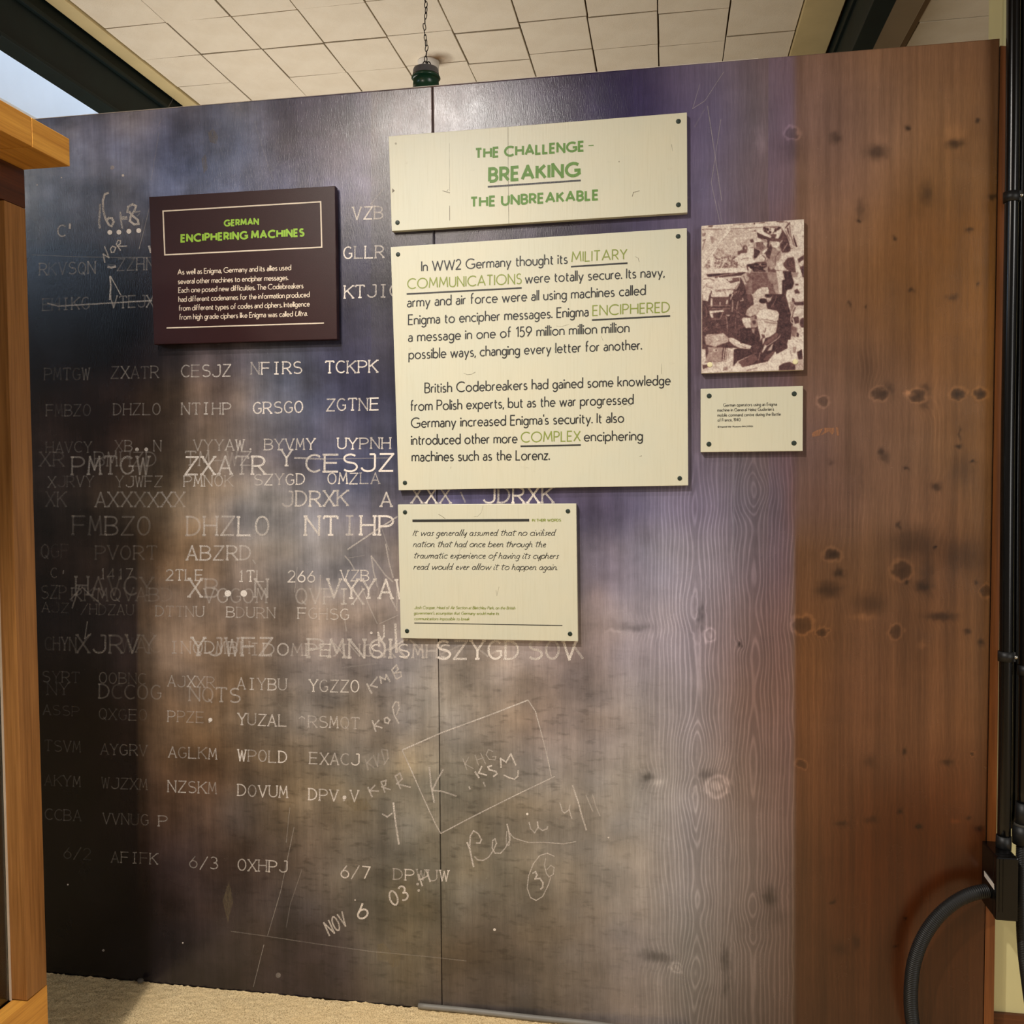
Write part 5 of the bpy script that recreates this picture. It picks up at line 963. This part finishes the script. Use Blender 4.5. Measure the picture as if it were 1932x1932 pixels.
# ------------------------------------------------------------------ wooden showcase at the left
YF = -.576
Xf = un(88, 1838, Y=YF)[0]
cab = empty('showcase', (Xf-.3, YF-.6, 0), label='orange oak showcase with projecting cornice at the left edge', cat='cabinet')
zc0 = un(52, 320, Y=YF)[2]; xc = un(132, 312, Y=YF)[0]; zc1 = un(132, 262, Y=YF)[2]
Yj = un(60, 250, X=xc)[1]
yN = -2.05
box('cornice', (Xf-.5, Yj+.0008, zc0), (xc, YF, zc1), M_OAKY, cab, .0012)
box('cornice', (Xf-.5, yN, zc0+.0004), (xc-.0004, Yj-.0004, zc1+.0004), M_OAKY, cab, .0012)
zr = un(53, 394, Y=YF)[2]
Ys = un(51, 1890, X=Xf)[1]; Xi = un(22, 1890, Y=Ys)[0]; zb1 = un(51, 1890, X=Xf)[2]; zbm = un(88, 1857, Y=YF)[2]
Yr = un(15, 381, X=Xf)[1]
box('top_rail', (Xf-.42, Ys-.012, zr+.0012), (Xf, YF, zc0-.0005), M_OAKD, cab, .001)
box('top_rail', (Xf-.42, yN, zr+.0022), (Xf-.0015, Ys-.0125, zc0-.0005), M_OAKD, cab, .001)
box('stile', (Xi, Ys, zbm), (Xf, YF, zr), M_OAK, cab, .001)
# bottom rail with mitred end
bm = bmesh.new()
a0 = (Ys, zb1); z_lo = zb1-.26
pts = [(yN, z_lo), (YF, z_lo), (YF, zbm-.0012), (Ys, zb1-.0004), (yN, zb1-.0004)]
lo = [bm.verts.new((Xi-.0, y, z)) for y, z in pts]; hi = [bm.verts.new((Xf, y, z)) for y, z in pts]
bm.faces.new(lo[::-1]); bm.faces.new(hi)
for i in range(5): bm.faces.new([lo[i], lo[(i+1) % 5], hi[(i+1) % 5], hi[i]])
bm_obj('bottom_rail', bm, M_OAKY, cab)
box('base_plinth', (Xf-.42, yN, 0.004), (Xf-.02, YF-.01, z_lo), M_OAKD, cab)
box('back_panel', (Xf-.44, yN, .1), (Xf-.42, YF, zc0), M_BLACKM, cab)
box('end_panel', (Xf-.42, YF-.02, .1), (Xi-.0005, YF-.002, zc0-.0005), M_OAKD, cab)
box('glazing_bead', (Xi-.004, Ys-.0018, zb1), (Xi+.0012, Ys-.0002, zr-.001), simple('pale_bead', (206, 184, 160), .4), cab)
box('dark_lining', (Xi-.03, yN, zb1-.01), (Xi-.012, Ys+.01, zr), simple('black_lining', (10, 8, 8), .3, .5), cab)
gm = NT('showcase_glass'); gm.b.inputs['Base Color'].default_value = (.02, .02, .02, 1); gm.b.inputs['Roughness'].default_value = .08
gm.b.inputs['Transmission Weight'].default_value = 1.; gm.b.inputs['Base Color'].default_value = (.8, .84, .84, 1)
box('glass_pane', (Xi-.008, yN, zb1-.01), (Xi-.004, Ys-.003, zr), gm.m, cab)

# ------------------------------------------------------------------ right pier, conduits, junction box
pier_x = un(1877, 300, Y=.10)[0]
px_r = pier_x+.34
pier = box('wall_right', (pier_x, .06, 0), (px_r, .16, ZC+.02), M_WALLC, None, .004); struct(pier)
struct(box('trim_1', (pier_x-.012, .052, 0), (px_r, .17, .10), wood('skirting_brown', (110, 64, 34), (78, 42, 22), 'x'), None, .002))
M_SILV = simple('bright_screw', (190, 186, 178), .25, .6, .05, (50, 50, 50), metal=.9)
def conduit(name, pa, pb, Yc, r, label):
    a = un(*pa, Y=Yc); b = un(*pb, Y=Yc); t = empty(name, tuple(map(float, b)), label=label, cat='conduit')
    n = 40; P = np.array([a*(1-i/n)+b*i/n for i in range(n+1)]); P[:, 0] += .0012*np.sin(np.linspace(0, 9, n+1))
    # run on upwards to the ceiling
    top = a.copy(); top[2] = ZC-.01; top[0] = a[0]+(a[0]-b[0])*(top[2]-a[2])/(a[2]-b[2])
    P = np.vstack([top[None], P])
    tube('pipe', P, r, M_BLACK, t, 20); return t
YP = -.035
c1 = conduit('conduit_pipe', (1912, 0), (1893.5, 1592), YP, .0152, 'glossy black conduit pipe nearest the display board, above the junction box')
c2 = conduit('conduit_pipe', (1925, 0), (1908, 1560), YP+.045, .013, 'glossy black conduit pipe set back between two others')
c3 = conduit('conduit_pipe', (1948, 0), (1931.5, 1530), YP, .0152, 'rightmost glossy black conduit pipe at the frame edge, ending in a gland')
def ring(name, parent, p, Yc, r, h, mat=M_BLACKM):
    c = un(*p, Y=Yc); return lathe(name, [(r*.7, h/2), (r, h/2), (r*1.03, 0), (r, -h/2), (r*.7, -h/2)], c, mat, parent, 24)
def clamp(parent, p, Yc, p2):
    c = un(*p, Y=Yc); q = un(*p2, Y=Yc); 
    lathe('saddle_clamp', [(.0156, .012), (.0182, .012), (.0182, -.012), (.0156, -.012)], c, M_BLACKM, parent, 24)
    box('clamp_tab', (c[0]+.012, Yc-.012, c[2]-.012), (q[0], Yc-.008, c[2]+.012), M_BLACKM, parent, .001)
    d = c.copy(); d[0] = (c[0]+q[0])/2+.009
    V, F = tube_mesh([(d[0], Yc-.012, c[2]), (d[0], Yc-.0145, c[2]), (d[0], Yc-.0165, c[2])], [.0048, .0046, .0025], 10)
    mesh('clamp_screw', V, F, M_SILV, parent, smooth=True)
clamp(c1, (1908.5, 372), YP, (1923, 370)); clamp(c1, (1898, 1238), YP, (1913, 1240)); clamp(c3, (1935, 1264), YP, (1968, 1266))
ring('pipe_adaptor', c1, (1893.5, 1590), YP, .0172, .036); ring('adaptor_collar', c1, (1893.5, 1622), YP, .0195, .016)
ring('pipe_adaptor', c3, (1931, 1536), YP, .0185, .058); ring('gland_nut', c3, (1929, 1574), YP, .0225, .045)
ring('adaptor_collar', c3, (1930.5, 1556), YP, .0205, .008, simple('dusty_black', (60, 56, 48), .8))
# junction box: wedge-lidded
YN = -.105; YB = .0
jb_z1 = un(1880, 1618, Y=YN)[2]; jb_z0 = un(1880, 1736, Y=YN)[2]; jx0 = un(1880, 1680, Y=YN)[0]; jx1 = un(1921, 1680, Y=YN)[0]
jb = empty('junction_box', (float(jx0+jx1)/2, (YN+YB)/2, float(jb_z0)), label='glossy black junction box at the board edge feeding two ribbed hoses', cat='junction box')
box('housing', (jx0, YN+.022, jb_z0), (jx1, YB-.001, jb_z1), M_BLACK, jb, .003)
box('lid', (jx0-.0008, YN, jb_z0-.001), (jx1+.0008, YN+.0205, jb_z1+.001), M_BLACK, jb, .004)
for dx in (.006, .014): box('lid_rib', (jx0+dx, YN-.002, jb_z0+.02), (jx0+dx+.002, YN+.001, jb_z1-.004), M_BLACK, jb, .0006)
pa = [un(1856.5, 1643, X=jx0-.0012), un(1875, 1668, X=jx0-.0012), un(1875.5, 1679, X=jx0-.0012), un(1857, 1653, X=jx0-.0012)]
bm = bmesh.new(); hexa(bm, [p for p in pa]+[p+np.array([.0006, 0, 0]) for p in pa]); lb = bm_obj('white_label', bm, simple('white_sticker', (222, 216, 208), .5), jb)
# ribbed hoses
def spline(P, n):
    P = np.array(P, float); d = np.r_[0, np.cumsum(np.linalg.norm(np.diff(P, axis=0), axis=1))]; t = np.linspace(0, d[-1], n)
    T = np.gradient(P, d, axis=0); out = np.zeros((n, P.shape[1])); i = np.clip(np.searchsorted(d, t)-1, 0, len(P)-2)
    h = (d[i+1]-d[i]); u = ((t-d[i])/h)[:, None]; h = h[:, None]
    return (2*u**3-3*u**2+1)*P[i]+(u**3-2*u**2+u)*h*T[i]+(-2*u**3+3*u**2)*P[i+1]+(u**3-u**2)*h*T[i+1]
def hose(name, pts, r, pitch, label):
    L = np.linalg.norm(np.diff(pts, axis=0), axis=1).sum(); nr = int(L/pitch); P = spline(pts, nr*4+1)
    rad = r*(1+.075*np.cos(np.arange(len(P))*math.pi/2)); v, f = tube_mesh(P, rad, 18)
    o = mesh(name, v, f, M_BLACKM, None, smooth=True); tag(o, label, 'hose'); return o
HP = [(1862, 1681, -.05), (1845, 1683.5, -.055), (1822, 1691, -.06), (1792, 1709, -.063), (1763, 1737, -.065), (1740, 1773, -.065), (1725, 1815, -.065), (1719, 1860, -.062), (1719, 1905, -.06), (1726, 1950, -.055), (1738, 1990, -.05), (1752, 2020, -.045)]
hose('ribbed_hose', np.array([un(a, b, Y=c) for a, b, c in HP]), .0158, .0047, 'black ribbed hose curving down across the board from the junction box')
HP = [(1928, 1596, YP), (1927, 1650, -.036), (1927, 1700, -.037), (1928, 1750, -.038), (1931, 1800, -.04), (1937, 1850, -.042), (1944, 1900, -.045), (1954, 1950, -.05), (1966, 2010, -.05)]
hose('ribbed_hose', np.array([un(a, b, Y=c) for a, b, c in HP]), .0122, .0042, 'thin black ribbed hose hanging straight down at the right frame edge')

# ------------------------------------------------------------------ pendant lamp behind the board
YLp = .40
lc_ = un(803.5, 137, Y=YLp); S = (YLp+D)/FPX
lamp = empty('pendant_lamp', tuple(map(float, lc_)), label='green enamel pendant lamp with grey cap hanging on a chain behind the board', cat='lamp')
r0 = 25*S
lathe('cap', [(.001, 9*S), (r0*.6, 8.6*S), (r0*.93, 6.5*S), (r0*.97, 4*S), (r0*1.0, -4*S), (r0*1.03, -6*S)], lc_, M_LAMPC, lamp, 40)
lathe('shade', [(r0*.9, -4*S), (r0*1.09, -9*S), (r0*1.11, -11*S), (r0*1.0, -14*S), (r0*.96, -14*S), (r0*1.02, -30*S), (r0*1.12, -52*S), (r0*1.7, -90*S), (r0*4.6, -150*S), (r0*4.8, -158*S), (r0*4.7, -158*S), (r0*1.6, -92*S), (r0*1.0, -52*S)], lc_, M_LAMPG, lamp, 48)
bu = NT('lit_bulb'); bu.b.inputs['Emission Color'].default_value = (1, .8, .55, 1); bu.b.inputs['Emission Strength'].default_value = 12
lathe('bulb', [(.001, -130*S), (12*S, -125*S), (17*S, -112*S), (12*S, -98*S), (6*S, -88*S), (6*S, -70*S)], lc_, bu.m, lamp, 20)
def torus(cx, cz, cy, R1, R2, rr, horiz, mat, parent, name, link_me=None):
    V = []; F = []; n, m = 14, 6
    for i in range(n):
        a = 2*math.pi*i/n; ex, ez = math.cos(a)*R1, math.sin(a)*R2
        nx_, nz_ = math.cos(a), math.sin(a)
        for j in range(m):
            b = 2*math.pi*j/m; q = (ex+rr*math.cos(b)*nx_, rr*math.sin(b), ez+rr*math.cos(b)*nz_)
            if horiz: q = (q[1], q[0], q[2])
            V.append((cx+q[0], cy+q[1], cz+q[2]))
    for i in range(n):
        for j in range(m): F.append((i*m+j, ((i+1) % n)*m+j, ((i+1) % n)*m+(j+1) % m, i*m+(j+1) % m))
    return mesh(name, V, F, mat, parent, smooth=True)
torus(lc_[0]-.1*S*10, lc_[2]+14*S, YLp, 5.2*S, 7.5*S, 1.1*S, False, M_CHAIN, lamp, 'hanging_loop')
torus(lc_[0]+5*S, lc_[2]+13*S, YLp, 4.6*S, 7*S, 1.1*S, False, M_CHAIN, lamp, 'hanging_loop')
z = lc_[2]+25*S; kx = lc_[0]; i = 0
z_top = ZC-.005
la = torus(0, 0, 0, 2.6*S, 6.4*S, .85*S, False, M_CHAIN, lamp, 'chain_link'); lb_ = torus(0, 0, 0, 2.6*S, 6.4*S, .85*S, True, M_CHAIN, lamp, 'chain_link')
first = [la, lb_]
while z < z_top:
    src = first[i % 2]; o = src if i < 2 else src.copy()
    if i >= 2: sc.collection.objects.link(o)
    o.location = Vector((kx+2.0*S*math.sin(i*.85), YLp, z))-lamp.location; o.rotation_euler = (0, .18*math.sin(i*.9), .5*math.sin(i*1.3))
    z += 10.2*S; i += 1
# white ceiling rose further back
rc = un(809, 119, Z=ZC-.006); rs = float(rc[1]+D)/FPX
rose = lathe('ceiling_rose', [(.001, -.045), (16*rs, -.043), (19*rs, -.036), (20.5*rs, -.0), (21*rs, .006)], rc, simple('white_plastic', (240, 236, 230), .4), None, 32)
tag(rose, 'round white ceiling rose fixed to the tiles behind the green lamp', 'ceiling rose')
sm_ = NT('brown_stain'); tr = sm_.n('ShaderNodeBsdfTransparent'); mx = sm_.n('ShaderNodeMixShader'); sm_.b.inputs['Base Color'].default_value = rgba((120, 84, 40)); sm_.b.inputs['Roughness'].default_value = .8
tc = sm_.n('ShaderNodeTexCoord'); ln = sm_.n('ShaderNodeVectorMath', operation='LENGTH'); sm_.l(tc.outputs['Object'], ln.inputs[0])
sm_.l(sm_.math('MULTIPLY', sm_.rng(ln.outputs[1], 0, .085, .75, 0), sm_.rng(sm_.noise((22, 22, 22), 1, 4), .3, .6, .4, 1.1), clamp=True), mx.inputs[0]); sm_.l(tr.outputs[0], mx.inputs[1]); sm_.l(sm_.b.outputs[0], mx.inputs[2]); sm_.l(mx.outputs[0], sm_.out.inputs[0])
sc_c = un(826, 112, Z=ZC-.004); V = [(sc_c[0]+.1*math.cos(a), sc_c[1]+.1*math.sin(a), ZC-.0045) for a in np.linspace(0, 2*math.pi, 25)[:-1]]
o = mesh('water_stain', V, [list(range(24))], sm_.m, None); o.parent = ceil; o.location = Vector(o.location)-ceil.location

# ------------------------------------------------------------------ cable on the carpet
CP = [(790, 1897), (825, 1901), (870, 1905), (930, 1912), (1000, 1920), (1060, 1926), (1110, 1931), (1180, 1941), (1300, 1955)]
P = [un(a, b, Z=.014) for a, b in CP]; P = [np.array([p[0], min(p[1], -.009), .0145]) for p in P]
cb = mesh('floor_cable', *tube_mesh(spline(P, 40), .0075, 12), M_GREYCABLE, None, smooth=True); tag(cb, 'grey cable lying on the carpet along the foot of the board', 'cable')
p = un(265, 1853, Z=.012); st_b = bmesh.new(); bmesh.ops.create_icosphere(st_b, subdivisions=2, radius=.009)
for v in st_b.verts: v.co = Vector((v.co.x*1.1+p[0], v.co.y+min(p[1], -.012), v.co.z*.8+.0165))
sb = bm_obj('pebble', st_b, simple('grey_pebble', (84, 78, 70), .8), None, True); tag(sb, 'small dark pebble on the carpet against the board foot', 'pebble')
